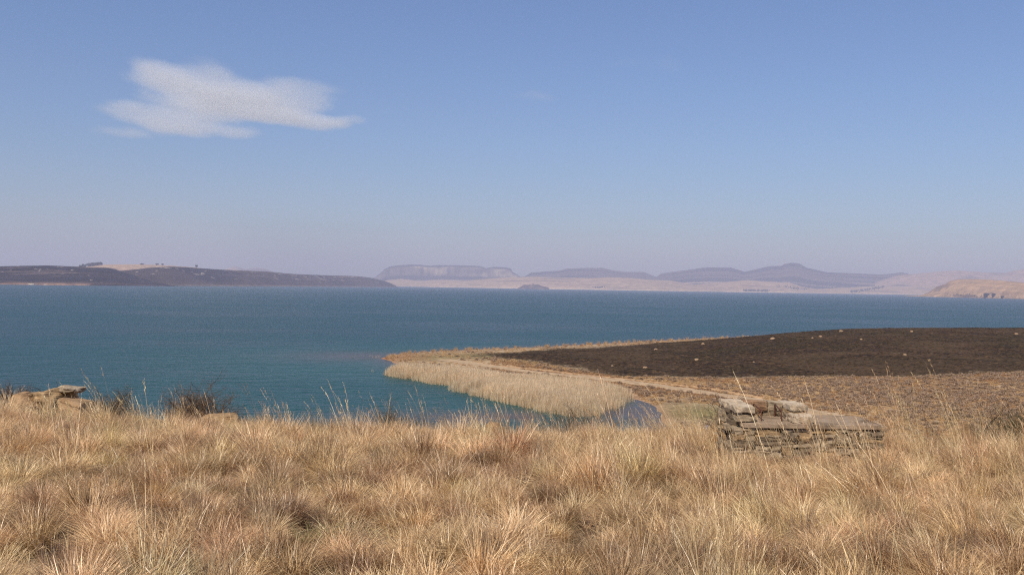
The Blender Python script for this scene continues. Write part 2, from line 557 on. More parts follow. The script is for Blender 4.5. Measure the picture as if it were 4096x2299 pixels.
def hill(name, label, prof, front, width, shape, colfn, nc=260, nr=46, rough=0.06, gully=0.0, seed=1, base_z=-3.0, back=0.5):
    """prof: (px, skyline py); front: (px, metres to the foot); width: metres from foot to crest"""
    px = np.linspace(prof[0][0], prof[-1][0], nc)
    top = interp(prof, px, 1)
    D0 = interp(front, px, 1)
    u = np.empty(nc); v = np.empty(nc)
    for i in range(nc):
        u[i], v[i] = ray(px[i], top[i])
    w = np.broadcast_to(np.asarray(width, float), (nc,))
    hc = CAMZ - v * (D0 + w)
    hc = np.maximum(hc, 0.0)
    tt = np.concatenate([np.linspace(0, 1, nr), 1 + np.linspace(0.03, 1, 10) * back])
    T = np.repeat(tt[:, None], nc, 1)
    Uc = np.repeat(u[None], len(tt), 0)
    D = D0[None] + T * w[None]
    X = Uc * D
    scale = float(np.mean(w))
    fb = fbm(X / (scale * 0.35), D / (scale * 0.35), seed, 5) - 0.5
    fine = fbm(X / (scale * 0.08), D / (scale * 0.10), seed + 9, 4) - 0.5
    g = fbm(X / (scale * 0.16), D * 0 + 2.0, seed + 3, 3) - 0.5
    Te = np.clip(T + fb * 0.16 * np.clip(T * 4, 0, 1) * np.clip((1.0 - T) * 4, 0, 1) + g * gully * np.clip((1 - T) * 4, 0, 1) * np.clip(T * 3, 0, 1), 0, 2)
    S = np.where(T <= 1, shape(np.minimum(Te, 1)), np.maximum(0, 1 - ((T - 1) / back) ** 1.5 * 1.1))
    Z = hc[None] * S
    Z = Z + hc[None] * (fb * rough * 1.2 + fine * rough) * np.clip(T * 5, 0, 1) * np.clip(np.abs(1 - T) * 6, 0.12, 1)
    # nothing in front of the crest may rise above the skyline
    lim = CAMZ - (v[None] + 0.00012 * (1 - np.clip(T, 0, 1)) * 4) * D
    Z = np.where(T < 1, np.minimum(Z, np.maximum(lim, 0)), Z)
    Z[0, :] = base_z
    Z = np.where(T > 1.4, Z - 5.0, Z)
    X = X; 
    Cc = colfn(X, D, np.clip(T, 0, 1.5), Z / np.maximum(hc[None], 1.0), fb, fine)
    V = np.stack([X, D, Z], -1).reshape(-1, 3)
    F4 = grid_faces(len(tt), nc)
    me = np_mesh(name, V, F4, True, {'Col': Cc.reshape(-1, 3)})
    o = add('hill', me, M_HILL)
    tag(o, label, None, None, 'structure')
    HILLS[name] = BVHTree.FromPolygons([tuple(q) for q in V.tolist()], F4.tolist())
    return o

def mixc(a, b, m):
    return np.asarray(a) * (1 - m[..., None]) + np.asarray(b) * m[..., None]

BLACK = (0.006, 0.005, 0.005); ASH = (0.022, 0.016, 0.013); STRAW = (0.43, 0.295, 0.175); REDROCK = (0.30, 0.17, 0.10); PALE = (0.62, 0.50, 0.37)
def c_burnt(X, D, T, Zr, fb, fine):
    c = np.full(X.shape + (3,), 0.0) + np.array(BLACK)
    led = sstep(0.02, 0.16, fbm(X / 260, Zr * 9, 41, 4) - 0.5 + 0.0)
    c = mixc(c, ASH, led * 0.9)
    c = mixc(c, (0.10, 0.068, 0.05), sstep(0.12, 0.24, fbm(X / 150, Zr * 12, 43, 4) - 0.5) * sstep(0.1, 0.3, Zr))
    shore = np.exp(-(Zr / 0.10) ** 2) * sstep(-0.12, 0.1, fbm(X / 120, Zr * 5, 45, 3) - 0.5)
    c = mixc(c, (0.34, 0.20, 0.12), shore)
    spk = sstep(0.33, 0.38, fbm(X / 22, D / 30, 49, 2) - 0.5)
    return mixc(c, (0.42, 0.34, 0.26), spk * 0.7)
def c_burnt2(X, D, T, Zr, fb, fine):
    c = np.full(X.shape + (3,), 0.0) + np.array(BLACK) * 0.9
    c = mixc(c, (0.030, 0.022, 0.018), sstep(0.0, 0.2, fbm(X / 500, Zr * 6, 61, 4) - 0.5))
    c = mixc(c, (0.15, 0.10, 0.07), sstep(0.08, 0.2, fbm(X / 300, Zr * 14, 63, 4) - 0.5) * sstep(0.45, 0.8, Zr) * 0.8)
    spk = sstep(0.26, 0.32, fbm(X / 40, D / 60, 65, 2) - 0.5) * sstep(0.3, 0.6, Zr)
    c = mixc(c, (0.6, 0.5, 0.4), spk * 0.8)
    tipm = sstep(0, 800, X + 2600) * 0.45
    c = mixc(c, (0.10, 0.07, 0.05), tipm * sstep(-0.1, 0.2, fb + 0.1))
    shore = np.exp(-(Zr / 0.06) ** 2)
    return mixc(c, (0.34, 0.23, 0.15), shore * 0.8)
def c_straw(X, D, T, Zr, fb, fine):
    c = np.full(X.shape + (3,), 0.0) + np.array(STRAW)
    c = mixc(c, (0.44, 0.29, 0.175), sstep(-0.05, 0.25, fb))
    c = mixc(c, (0.20, 0.14, 0.10), sstep(0.12, 0.25, fbm(X / 700, Zr * 8, 71, 3) - 0.5) * 0.7)
    shore = np.exp(-(Zr / 0.07) ** 2)
    return mixc(c, (0.66, 0.50, 0.34), shore * 0.7)
def c_headland(X, D, T, Zr, fb, fine):
    c = np.full(X.shape + (3,), 0.0) + np.array((0.42, 0.265, 0.145))
    c = mixc(c, (0.30, 0.19, 0.11), sstep(0.0, 0.25, fbm(X / 180, Zr * 7, 81, 4) - 0.5))
    c = mixc(c, (0.14, 0.10, 0.07), sstep(0.10, 0.2, fbm(X / 60, Zr * 9, 83, 3) - 0.5) * (0.25 + 0.75 * (Zr < 0.35)))
    uu = X / D
    cl = sstep(0.447, 0.437, uu)
    return mixc(c, (0.20, 0.14, 0.10), cl * sstep(-0.2, 0.1, fine + fb) * 0.8)
def c_dark(X, D, T, Zr, fb, fine):
    c = np.full(X.shape + (3,), 0.0) + np.array((0.08, 0.06, 0.05))
    return mixc(c, (0.16, 0.11, 0.08), sstep(-0.1, 0.2, fb))
def c_mesa(X, D, T, Zr, fb, fine):
    c = np.full(X.shape + (3,), 0.0) + np.array((0.020, 0.024, 0.026))
    cl = sstep(0.46, 0.54, Zr) * sstep(0.93, 0.86, Zr)
    pat = sstep(-0.08, 0.10, fbm(X / 420, Zr * 3, 93, 4) - 0.5)
    c = mixc(c, (0.42, 0.32, 0.22), cl * (0.3 + 0.7 * pat))
    return c
def c_mount(X, D, T, Zr, fb, fine):
    c = np.full(X.shape + (3,), 0.0) + np.array((0.022, 0.024, 0.026))
    low = sstep(0.60, 0.30, Zr)
    pat = sstep(0.02, 0.14, fbm(X / 2200, Zr * 9, 101, 4) - 0.5)
    c = mixc(c, (0.40, 0.28, 0.18), pat * (0.25 + 0.75 * low))
    return c
def c_pink(X, D, T, Zr, fb, fine):
    c = np.full(X.shape + (3,), 0.0) + np.array((0.40, 0.26, 0.17))
    return mixc(c, (0.18, 0.13, 0.10), sstep(0.0, 0.2, fb))

hill('far_twin_peaks', 'low pair of pinkish peaks far behind the burnt ridge',
     [(860, 1090), (900, 1077), (925, 1068), (941, 1065), (958, 1069), (981, 1076), (1000, 1073), (1025, 1070), (1055, 1073), (1080, 1081), (1110, 1092), (1160, 1100)],
     [(860, 19000), (1160, 19000)], 1800, s_hill, c_pink, 90, 24, 0.05, 0, 3)
hill('far_mountains', 'blue hazy mountain range with a small flat summit',
     [(2560, 1128), (2612, 1116), (2646, 1093), (2763, 1078), (2832, 1069), (2880, 1070), (2925, 1071), (2978, 1087), (3007, 1081), (3040, 1073), (3082, 1064),
      (3123, 1064), (3140, 1055), (3166, 1051), (3190, 1052.5), (3203, 1057), (3227, 1071), (3309, 1089), (3413, 1093), (3530, 1098), (3570, 1094), (3605, 1089), (3630, 1094), (3663, 1107), (3721, 1125), (3790, 1140)],
     [(2560, 15600), (3790, 15600)], 2400, s_hill, c_mount, 320, 60, 0.10, 0.25, 5)
hill('far_pink_hills', 'faint pinkish hills at the far right edge',
     [(3500, 1125), (3588, 1102), (3704, 1090), (3820, 1081), (3936, 1089), (4023, 1091), (4064, 1081), (4096, 1076), (4200, 1079), (4400, 1097)],
     [(3500, 15200), (4400, 15200)], 1900, s_hill, c_pink, 160, 40, 0.08, 0.1, 6)
hill('middle_mountain', 'low blue mountain with a dark flat top in the haze',
     [(2060, 1125), (2100, 1104), (2121, 1091), (2170, 1086), (2236, 1082), (2267, 1074), (2341, 1071), (2409, 1071), (2456, 1082), (2498, 1087), (2577, 1088), (2603, 1099), (2650, 1115)],
     [(2060, 16500), (2650, 16500)], 1800, s_ledge, c_mount, 160, 46, 0.06, 0.2, 7)
hill('mesa', 'hazy flat topped mountain ringed by pale cliffs',
     [(1440, 1130), (1475, 1118), (1499, 1109), (1520, 1094), (1531, 1084), (1537, 1076), (1564, 1065), (1602, 1060), (1640, 1058), (1681, 1059), (1722, 1063), (1749, 1060),
      (1858, 1061), (1923, 1064), (1944, 1073), (1955, 1070), (1972, 1067), (2021, 1069), (2040, 1073), (2047, 1080), (2050, 1087), (2064, 1095), (2080, 1105), (2110, 1120)],
     [(1440, 16800), (2110, 16800)], 1500, s_mesa, c_mesa, 300, 70, 0.03, 0.40, 8)
hill('pale_plateau', 'pale grassy plateau rising behind the burnt ridge',
     [(300, 1072), (348, 1066), (385, 1060), (435, 1058), (528, 1057), (621, 1059), (683, 1062), (776, 1069), (860, 1080)],
     [(300, 6300), (860, 7600)], 900, s_hill, c_straw, 140, 30, 0.03, 0, 9)
hill('burnt_ridge', 'long burnt headland tapering to a point in the lake',
     [(400, 1095), (472, 1083), (534, 1078), (590, 1071), (640, 1068), (683, 1066), (745, 1068), (807, 1073), (900, 1079), (1056, 1085), (1180, 1096), (1304, 1101), (1397, 1103),
      (1440, 1105), (1478, 1110), (1510, 1117), (1540, 1124), (1565, 1133), (1590, 1146), (1600, 1149)],
     [(400, 4500), (700, 5200), (1000, 6300), (1250, 7600), (1450, 9000), (1600, 10500)], 900, s_ledge, c_burnt2, 340, 56, 0.05, 0.15, 10)
hill('burnt_hill', 'dark burnt hill with rock ledges on the left shore',
     [(-500, 1085), (-200, 1070), (0, 1065), (100, 1063), (193, 1061.5), (280, 1065), (348, 1068), (435, 1071), (460, 1076), (478, 1083), (540, 1101), (600, 1116), (660, 1131), (700, 1141)],
     [(-500, 3700), (0, 4000), (400, 4350), (700, 4900)], 600, s_ledge, c_burnt, 360, 60, 0.06, 0.15, 12)
hill('straw_shore', 'pale straw coloured shore hills across the lake',
     [(1470, 1142), (1550, 1120), (1607, 1115), (1660, 1121), (1700, 1121), (1764, 1117), (1869, 1120), (1948, 1113), (2053, 1108), (2131, 1106), (2262, 1110), (2367, 1112), (2446, 1109),
      (2524, 1112), (2603, 1119), (2687, 1123), (2774, 1138), (2800, 1137), (2844, 1133), (2925, 1126), (2995, 1120), (3053, 1125), (3158, 1130), (3204, 1145), (3268, 1156), (3355, 1151),
      (3471, 1145), (3530, 1143), (3617, 1145), (3750, 1140), (3900, 1140)],
     [(1470, 15500), (2050, 13500), (2600, 13000), (3200, 13500), (3900, 14500)], 1500, s_low, c_straw, 420, 44, 0.07, 0.1, 14)
hill('dark_islet', 'small dark low headland with a lone tree',
     [(2070, 1153), (2085, 1145), (2097, 1138), (2126, 1139), (2153, 1136), (2160, 1141), (2167, 1144), (2184, 1147), (2198, 1153.5)],
     [(2070, 11200), (2198, 11200)], 160, s_low, c_dark, 60, 16, 0.05, 0, 15)
hill('right_headland', 'straw coloured headland with a rocky nose at right',
     [(3590, 1184), (3640, 1182.5), (3687, 1180), (3715, 1168), (3735, 1155), (3746, 1146), (3783, 1135), (3802, 1122), (3831, 1117.5), (3889, 1116), (3966, 1119), (4043, 1125), (4096, 1130), (4250, 1145), (4500, 1160)],
     [(3590, 7600), (3700, 6900), (4096, 5900), (4500, 5400)], 420, s_low, c_headland, 260, 44, 0.07, 0.12, 16)

def on_hill(name, px, py):
    u, v = ray(px, py)
    d = Vector((u, 1.0, -v)).normalized()
    hit = HILLS[name].ray_cast(Vector((0, 0, CAMZ)), d)
    return hit[0]

# ------------------------------------------------------------------ haze and clouds
def build_haze():
    m = NT('hazy_air')
    pv = m.n('VolumePrincipled')
    pv.inputs['Color'].default_value = (0.64, 0.615, 0.80, 1)
    pv.inputs['Absorption Color'].default_value = (0.25, 0.25, 0.25, 1)
    pv.inputs['Density'].default_value = 9.2e-5
    pv.inputs['Anisotropy'].default_value = 0.0
    m.l(pv.outputs[0], m.out.inputs['Volume'])
    x, y0, y1, z0, z1 = 30000, -3000, 31000, -6, 720
    V = [(-x, y0, z0), (x, y0, z0), (x, y1, z0), (-x, y1, z0), (-x, y0, z1), (x, y0, z1), (x, y1, z1), (-x, y1, z1)]
    Fc = [(0, 3, 2, 1), (4, 5, 6, 7), (0, 1, 5, 4), (1, 2, 6, 5), (2, 3, 7, 6), (3, 0, 4, 7)]
    o = add('haze', np_mesh('haze', V, Fc, False), m.m)
    tag(o, 'pale smoky haze hanging over the lake', 'haze', None, 'stuff')
build_haze()

def cloud(name, label, alt, blobs, dens, seed, thick=70.0, rag=0.8):
    """a thin layer of ice cloud lying level at alt metres; blobs: (px, py, half width, half height, weight) as seen from the camera"""
    B = []
    for (px, py, rx, rz, wt) in blobs:
        u, v = ray(px, py)
        y = (alt - CAMZ) / -v
        B.append((u * y, y, rx / F * y, y * (rz / F) / -v, wt))
    cx = sum(b[0] for b in B) / len(B); cy = sum(b[1] for b in B) / len(B)
    m = NT(name + '_vapour')
    tc = m.n('TexCoord').outputs['Object']
    mp = m.n('Mapping'); m.l(tc, mp.inputs[0])
    mp.inputs['Scale'].default_value = (1 / 900, 1 / 3600, 1 / 600)
    mp.inputs['Location'].default_value = (seed, seed * 1.7, 0)
    nz = m.n('TexNoise'); nz.inputs['Scale'].default_value = 1.6; nz.inputs['Detail'].default_value = 3.0
    m.l(mp.outputs[0], nz.inputs['Vector'])
    sb = m.n('VectorMath', operation='SUBTRACT'); m.l(nz.outputs['Color'], sb.inputs[0]); sb.inputs[1].default_value = (0.5, 0.5, 0.5)
    wv = m.n('VectorMath', operation='MULTIPLY_ADD')
    m.l(sb.outputs[0], wv.inputs[0]); wv.inputs[1].default_value = (520, 1500, 0); m.l(tc, wv.inputs[2])
    q2 = wv.outputs[0]
    tot = None
    for (bx, by, rx, ry, wt) in B:
        mb = m.n('Mapping', vector_type='TEXTURE'); m.l(q2, mb.inputs[0])
        mb.inputs['Location'].default_value = (bx - cx, by - cy, 0)
        mb.inputs['Scale'].default_value = (rx, ry, thick)
        ln = m.n('VectorMath', operation='LENGTH'); m.l(mb.outputs[0], ln.inputs[0])
        v = m.math('MULTIPLY', m.mapr(ln.outputs['Value'], 1.05, 0.0, 0.0, 1.0), wt)
        tot = v if tot is None else m.math('ADD', tot, v)
    ms = m.n('Mapping'); m.l(tc, ms.inputs[0])
    ms.inputs['Scale'].default_value = (1 / 800, 1 / 1900, 1 / 400); ms.inputs['Location'].default_value = (seed * 3, seed, 0)
    ms.inputs['Rotation'].default_value = (0, 0, R(14))
    fn = m.noise(ms.outputs[0], 2.2, 5, 0.6)
    sm = m.math('ADD', tot, m.math('MULTIPLY', m.math('SUBTRACT', fn, 0.5), rag))
    d = m.mapr(sm, 0.05, 1.5, 0.0, 1.0)
    d = m.math('MULTIPLY', d, m.mapr(tot, 0.0, 0.3, 0.0, 1.0))
    pv = m.n('VolumePrincipled')
    pv.inputs['Color'].default_value = (1.0, 1.0, 1.0, 1)
    pv.inputs['Anisotropy'].default_value = 0.0
    m.l(m.math('MULTIPLY', d, dens), pv.inputs['Density'])
    m.l(pv.outputs[0], m.out.inputs['Volume'])
    m.m.cycles.volume_step_rate = 0.4
    n = 96
    V = []; ring = []
    for k in range(n):
        a = 2 * math.pi * k / n; ex, ey = math.cos(a), math.sin(a)
        reach = 120.0
        for t in np.linspace(4000, 60, 300):
            if any(((t * ex - (b[0] - cx)) / (b[2] + 200)) ** 2 + ((t * ey - (b[1] - cy)) / (b[3] + 420)) ** 2 < 1 for b in B):
                reach = t; break
        ring.append((ex * reach, ey * reach))
    lv = [(0.80, -thick), (1.0, -thick * 0.45), (1.0, thick * 0.45), (0.80, thick)]
    for f, z in lv:
        V += [(x * f, y * f, z) for x, y in ring]
    V += [(0, 0, -thick), (0, 0, thick)]
    me = bpy.data.meshes.new(name)
    Fc = [(i * n + k, i * n + (k + 1) % n, (i + 1) * n + (k + 1) % n, (i + 1) * n + k) for i in range(3) for k in range(n)]
    Fc += [((k + 1) % n, k, 4 * n) for k in range(n)] + [(3 * n + k, 3 * n + (k + 1) % n, 4 * n + 1) for k in range(n)]
    me.from_pydata(V, [], Fc)
    o = add('cloud', me, m.m, None, (cx, cy, alt))
    tag(o, label, 'cloud')
    return o
cloud('main', 'large white wispy cloud alone in the upper left sky', 1750,
      [(640, 308, 165, 62, 1.0), (860, 345, 270, 80, 1.1), (1110, 388, 270, 62, 1.0), (900, 430, 340, 80, 1.3), (800, 395, 250, 62, 0.7), (1020, 430, 260, 60, 0.6), (660, 480, 230, 58, 1.0),
       (1180, 470, 260, 42, 1.0), (1350, 475, 120, 20, 0.55), (840, 525, 260, 38, 0.8), (500, 530, 150, 24, 0.55), (880, 275, 95, 24, 0.45), (1280, 356, 130, 21, 0.45), (540, 425, 110, 23, 0.45), (470, 415, 60, 10, 0.35)],
      0.0078, 3.7, 70.0, 0.9)
cloud('wisp', 'faint thin streak of cloud right of the sky centre', 1900,
      [(2110, 384, 110, 13, 0.5), (2180, 374, 90, 20, 0.45)], 0.0016, 8.1)
cloud('wisp', 'faint thin veil of cloud high toward the right', 2000,
      [(2520, 275, 170, 16, 0.45), (2660, 258, 120, 30, 0.45)], 0.0012, 5.3)

# ------------------------------------------------------------------ instanced plant cover
PROTO = bpy.data.collections.new('plant_prototypes')     # never linked to the scene: only a stock of shapes
def ribbon(P, W, side, rnd):
    """P (n, s, 3) centre lines, W (n, s) half widths, side (n, 3)"""
    n, s, _ = P.shape
    A = P - side[:, None] * W[..., None]; B = P + side[:, None] * W[..., None]
    V = np.stack([A, B], 2).reshape(-1, 3)
    base = (np.arange(n) * s * 2)[:, None] + (np.arange(s - 1) * 2)[None]
    Fc = np.stack([base, base + 1, base + 3, base + 2], -1).reshape(-1, 4)
    return V, Fc, np.repeat(rnd, s * 2)

def blades(g, n, r0, L, lean, curl, w, segs=4, az0=None, azs=math.pi, wind=(0, 0), taper=0.25):
    ra = r0 * np.sqrt(g.random(n)); th = g.random(n) * 2 * math.pi
    root = np.stack([ra * np.cos(th), ra * np.sin(th), np.zeros(n)], 1)
    az = th + g.normal(0, 0.7, n) if az0 is None else az0 + g.uniform(-azs, azs, n)
    ln = g.uniform(L[0], L[1], n)
    a0 = np.radians(g.uniform(lean[0], lean[1], n))
    cv = np.radians(g.uniform(curl[0], curl[1], n))
    P = np.zeros((n, segs + 1, 3)); P[:, 0] = root
    for k in range(segs):
        t = (k + 0.5) / segs
        ang = a0 + cv * t ** 1.3
        st = (ln / segs)[:, None]
        d = np.stack([np.sin(ang) * np.cos(az), np.sin(ang) * np.sin(az), np.cos(ang)], 1)
        d[:, 0] += wind[0] * t; d[:, 1] += wind[1] * t
        P[:, k + 1] = P[:, k] + d * st
    t = np.linspace(0, 1, segs + 1)[None]
    W = w * (1 - (1 - taper) * t ** 1.5) * g.uniform(0.7, 1.3, n)[:, None] * 0.5
    sa = az + math.pi / 2 + g.normal(0, 0.6, n)
    side = np.stack([np.cos(sa), np.sin(sa), np.zeros(n)], 1)
    return P, W, side, g.random(n)

def merge(parts):
    V, Fc, Rn = [], [], []
    o = 0
    for (v, f, r) in parts:
        V.append(v); Fc.append(f + o); Rn.append(r); o += len(v)
    return np.concatenate(V), np.concatenate(Fc), np.concatenate(Rn)

def seedheads(g, P, rnd, hlen=0.16, n=7, w=0.004):
    """feathery spikelets along the last part of every stalk"""
    tip = P[:, -1]; d = P[:, -1] - P[:, -2]; d /= np.linalg.norm(d, axis=1)[:, None]
    parts = []
    for k in range(n):
        s = tip - d * hlen * (k / n)[..., None] if False else tip - d * (hlen * k / n)
        e = s + d * 0.04 + g.normal(0, 0.009, s.shape)
        Pp = np.stack([s, (s + e) / 2 + g.normal(0, 0.004, s.shape), e], 1)
        W = np.full((len(s), 3), w * 0.5) * np.array([0.7, 1.2, 0.3])[None]
        sa = g.random(len(s)) * 6.28
        side = np.stack([np.cos(sa), np.sin(sa), np.zeros(len(s))], 1)
        parts.append(ribbon(Pp, W, side, np.clip(rnd * 0.5 + 0.25, 0, 1)))
    return parts

PCOUNT = [0]
def proto(kind, parts, mat):
    V, Fc, Rn = merge(parts)
    me = np_mesh(kind, V, Fc, False, {'Rnd': Rn})
    me.materials.append(mat)
    o = bpy.data.objects.new(kind, me)
    PROTO_COL[0].objects.link(o)
    return o
PROTO_COL = [None]

def scatter(name, label, cat, plants, P, rot, sc, idx, tint):
    """one object: a cloud of points, each carrying one plant of the stock"""
    c = plants
    me = bpy.data.meshes.new(name)
    n = len(P)
    me.vertices.add(n); me.vertices.foreach_set('co', np.asarray(P, np.float32).ravel())
    for nm, ty, key, arr in (('rot', 'FLOAT_VECTOR', 'vector', rot), ('scl', 'FLOAT_VECTOR', 'vector', sc), ('idx', 'INT', 'value', idx), ('tint', 'FLOAT_COLOR', 'color', tint)):
        a = me.attributes.new(nm, ty, 'POINT')
        arr = np.asarray(arr, np.int32 if ty == 'INT' else np.float32)
        if ty == 'FLOAT_COLOR': arr = np.concatenate([arr, np.ones((n, 1), np.float32)], 1)
        a.data.foreach_set(key, arr.ravel())
    o = add(name, me)
    ng = bpy.data.node_groups.new(name + '_scatter', 'GeometryNodeTree')
    ng.interface.new_socket('Geometry', in_out='INPUT', socket_type='NodeSocketGeometry')
    ng.interface.new_socket('Geometry', in_out='OUTPUT', socket_type='NodeSocketGeometry')
    gi = ng.nodes.new('NodeGroupInput'); go = ng.nodes.new('NodeGroupOutput')
    mp = ng.nodes.new('GeometryNodeMeshToPoints')
    ci = ng.nodes.new('GeometryNodeCollectionInfo'); ci.inputs['Collection'].default_value = c
    ci.inputs['Separate Children'].default_value = True
    ci.inputs['Reset Children'].default_value = True
    ip = ng.nodes.new('GeometryNodeInstanceOnPoints'); ip.inputs['Pick Instance'].default_value = True
    def na(nm, ty):
        a = ng.nodes.new('GeometryNodeInputNamedAttribute'); a.data_type = ty; a.inputs['Name'].default_value = nm
        return a.outputs['Attribute']
    er = ng.nodes.new('FunctionNodeEulerToRotation')
    ng.links.new(na('rot', 'FLOAT_VECTOR'), er.inputs[0])
    ng.links.new(gi.outputs[0], mp.inputs[0])
    ng.links.new(mp.outputs[0], ip.inputs['Points'])
    ng.links.new(ci.outputs[0], ip.inputs['Instance'])
    ng.links.new(na('idx', 'INT'), ip.inputs['Instance Index'])
    ng.links.new(er.outputs[0], ip.inputs['Rotation'])
    ng.links.new(na('scl', 'FLOAT_VECTOR'), ip.inputs['Scale'])
    ng.links.new(ip.outputs[0], go.inputs[0])
    md = o.modifiers.new('scatter', 'NODES'); md.node_group = ng
    tag(o, label, cat, None, 'stuff')
    return o

# --- the near hillside's grasses
g = np.random.default_rng(21)
PROTO_COL[0] = bpy.data.collections.new('hillside_plants')
KIND = {}
def kind(nm, parts, mat=M_GRASS):
    KIND.setdefault(nm, []).append(PCOUNT[0])
    proto('plant_%03d' % PCOUNT[0], parts, mat); PCOUNT[0] += 1
rb = lambda b: ribbon(*b)
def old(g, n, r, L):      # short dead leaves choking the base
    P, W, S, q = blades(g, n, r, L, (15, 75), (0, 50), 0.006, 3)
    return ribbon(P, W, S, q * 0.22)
for k in range(4):      # soft curling mounds
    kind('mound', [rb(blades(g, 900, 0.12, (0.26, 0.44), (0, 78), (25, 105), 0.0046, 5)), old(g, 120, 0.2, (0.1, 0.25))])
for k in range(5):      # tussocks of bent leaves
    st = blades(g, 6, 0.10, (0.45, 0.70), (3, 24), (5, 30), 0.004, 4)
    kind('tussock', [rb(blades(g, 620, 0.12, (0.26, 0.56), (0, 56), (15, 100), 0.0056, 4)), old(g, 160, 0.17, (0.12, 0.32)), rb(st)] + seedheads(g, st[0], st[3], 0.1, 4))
for k in range(3):      # low tangled thatch
    kind('thatch', [rb(blades(g, 260, 0.30, (0.12, 0.34), (35, 85), (0, 60), 0.005, 3, 0.0, math.pi)), old(g, 90, 0.3, (0.1, 0.25))])
for k in range(6):      # tall flowering stalks leaning downwind
    st = blades(g, (4, 6, 9, 12, 3, 7)[k], 0.10, (0.70, 1.20), (2, 22), (4, 26), 0.0062, 5, math.pi, 1.1, (-0.14, 0))
    kind('stalks', [rb(st)] + seedheads(g, st[0], st[3], 0.24, 9, 0.0048))
for k in range(3):      # grey dead upright stems
    kind('dead', [rb(blades(g, 150, 0.12, (0.22, 0.52), (0, 14), (-4, 10), 0.005, 3)), old(g, 70, 0.15, (0.1, 0.25))])
for k in range(4):      # long straight straw leaning left
    kind('straw', [rb(blades(g, 300, 0.14, (0.30, 0.74), (4, 48), (5, 55), 0.0058, 4, math.pi, 2.2, (-0.10, 0))), old(g, 90, 0.15, (0.1, 0.3))])
for k in range(4):      # loose straws bent over every way
    kind('tangle', [rb(blades(g, 50, 0.34, (0.18, 0.46), (10, 75), (-20, 75), 0.0052, 4, 0.0, math.pi))])
for k in range(2):
    kind('green', [rb(blades(g, 90, 0.16, (0.15, 0.30), (5, 45), (10, 60), 0.005, 4))])
HILLSIDE = PROTO_COL[0]

ROCKSPOTS = []      # (x, y, radius): no grass grows through these
STRUCT = (4.75, 8.35, 21.45, 23.35)

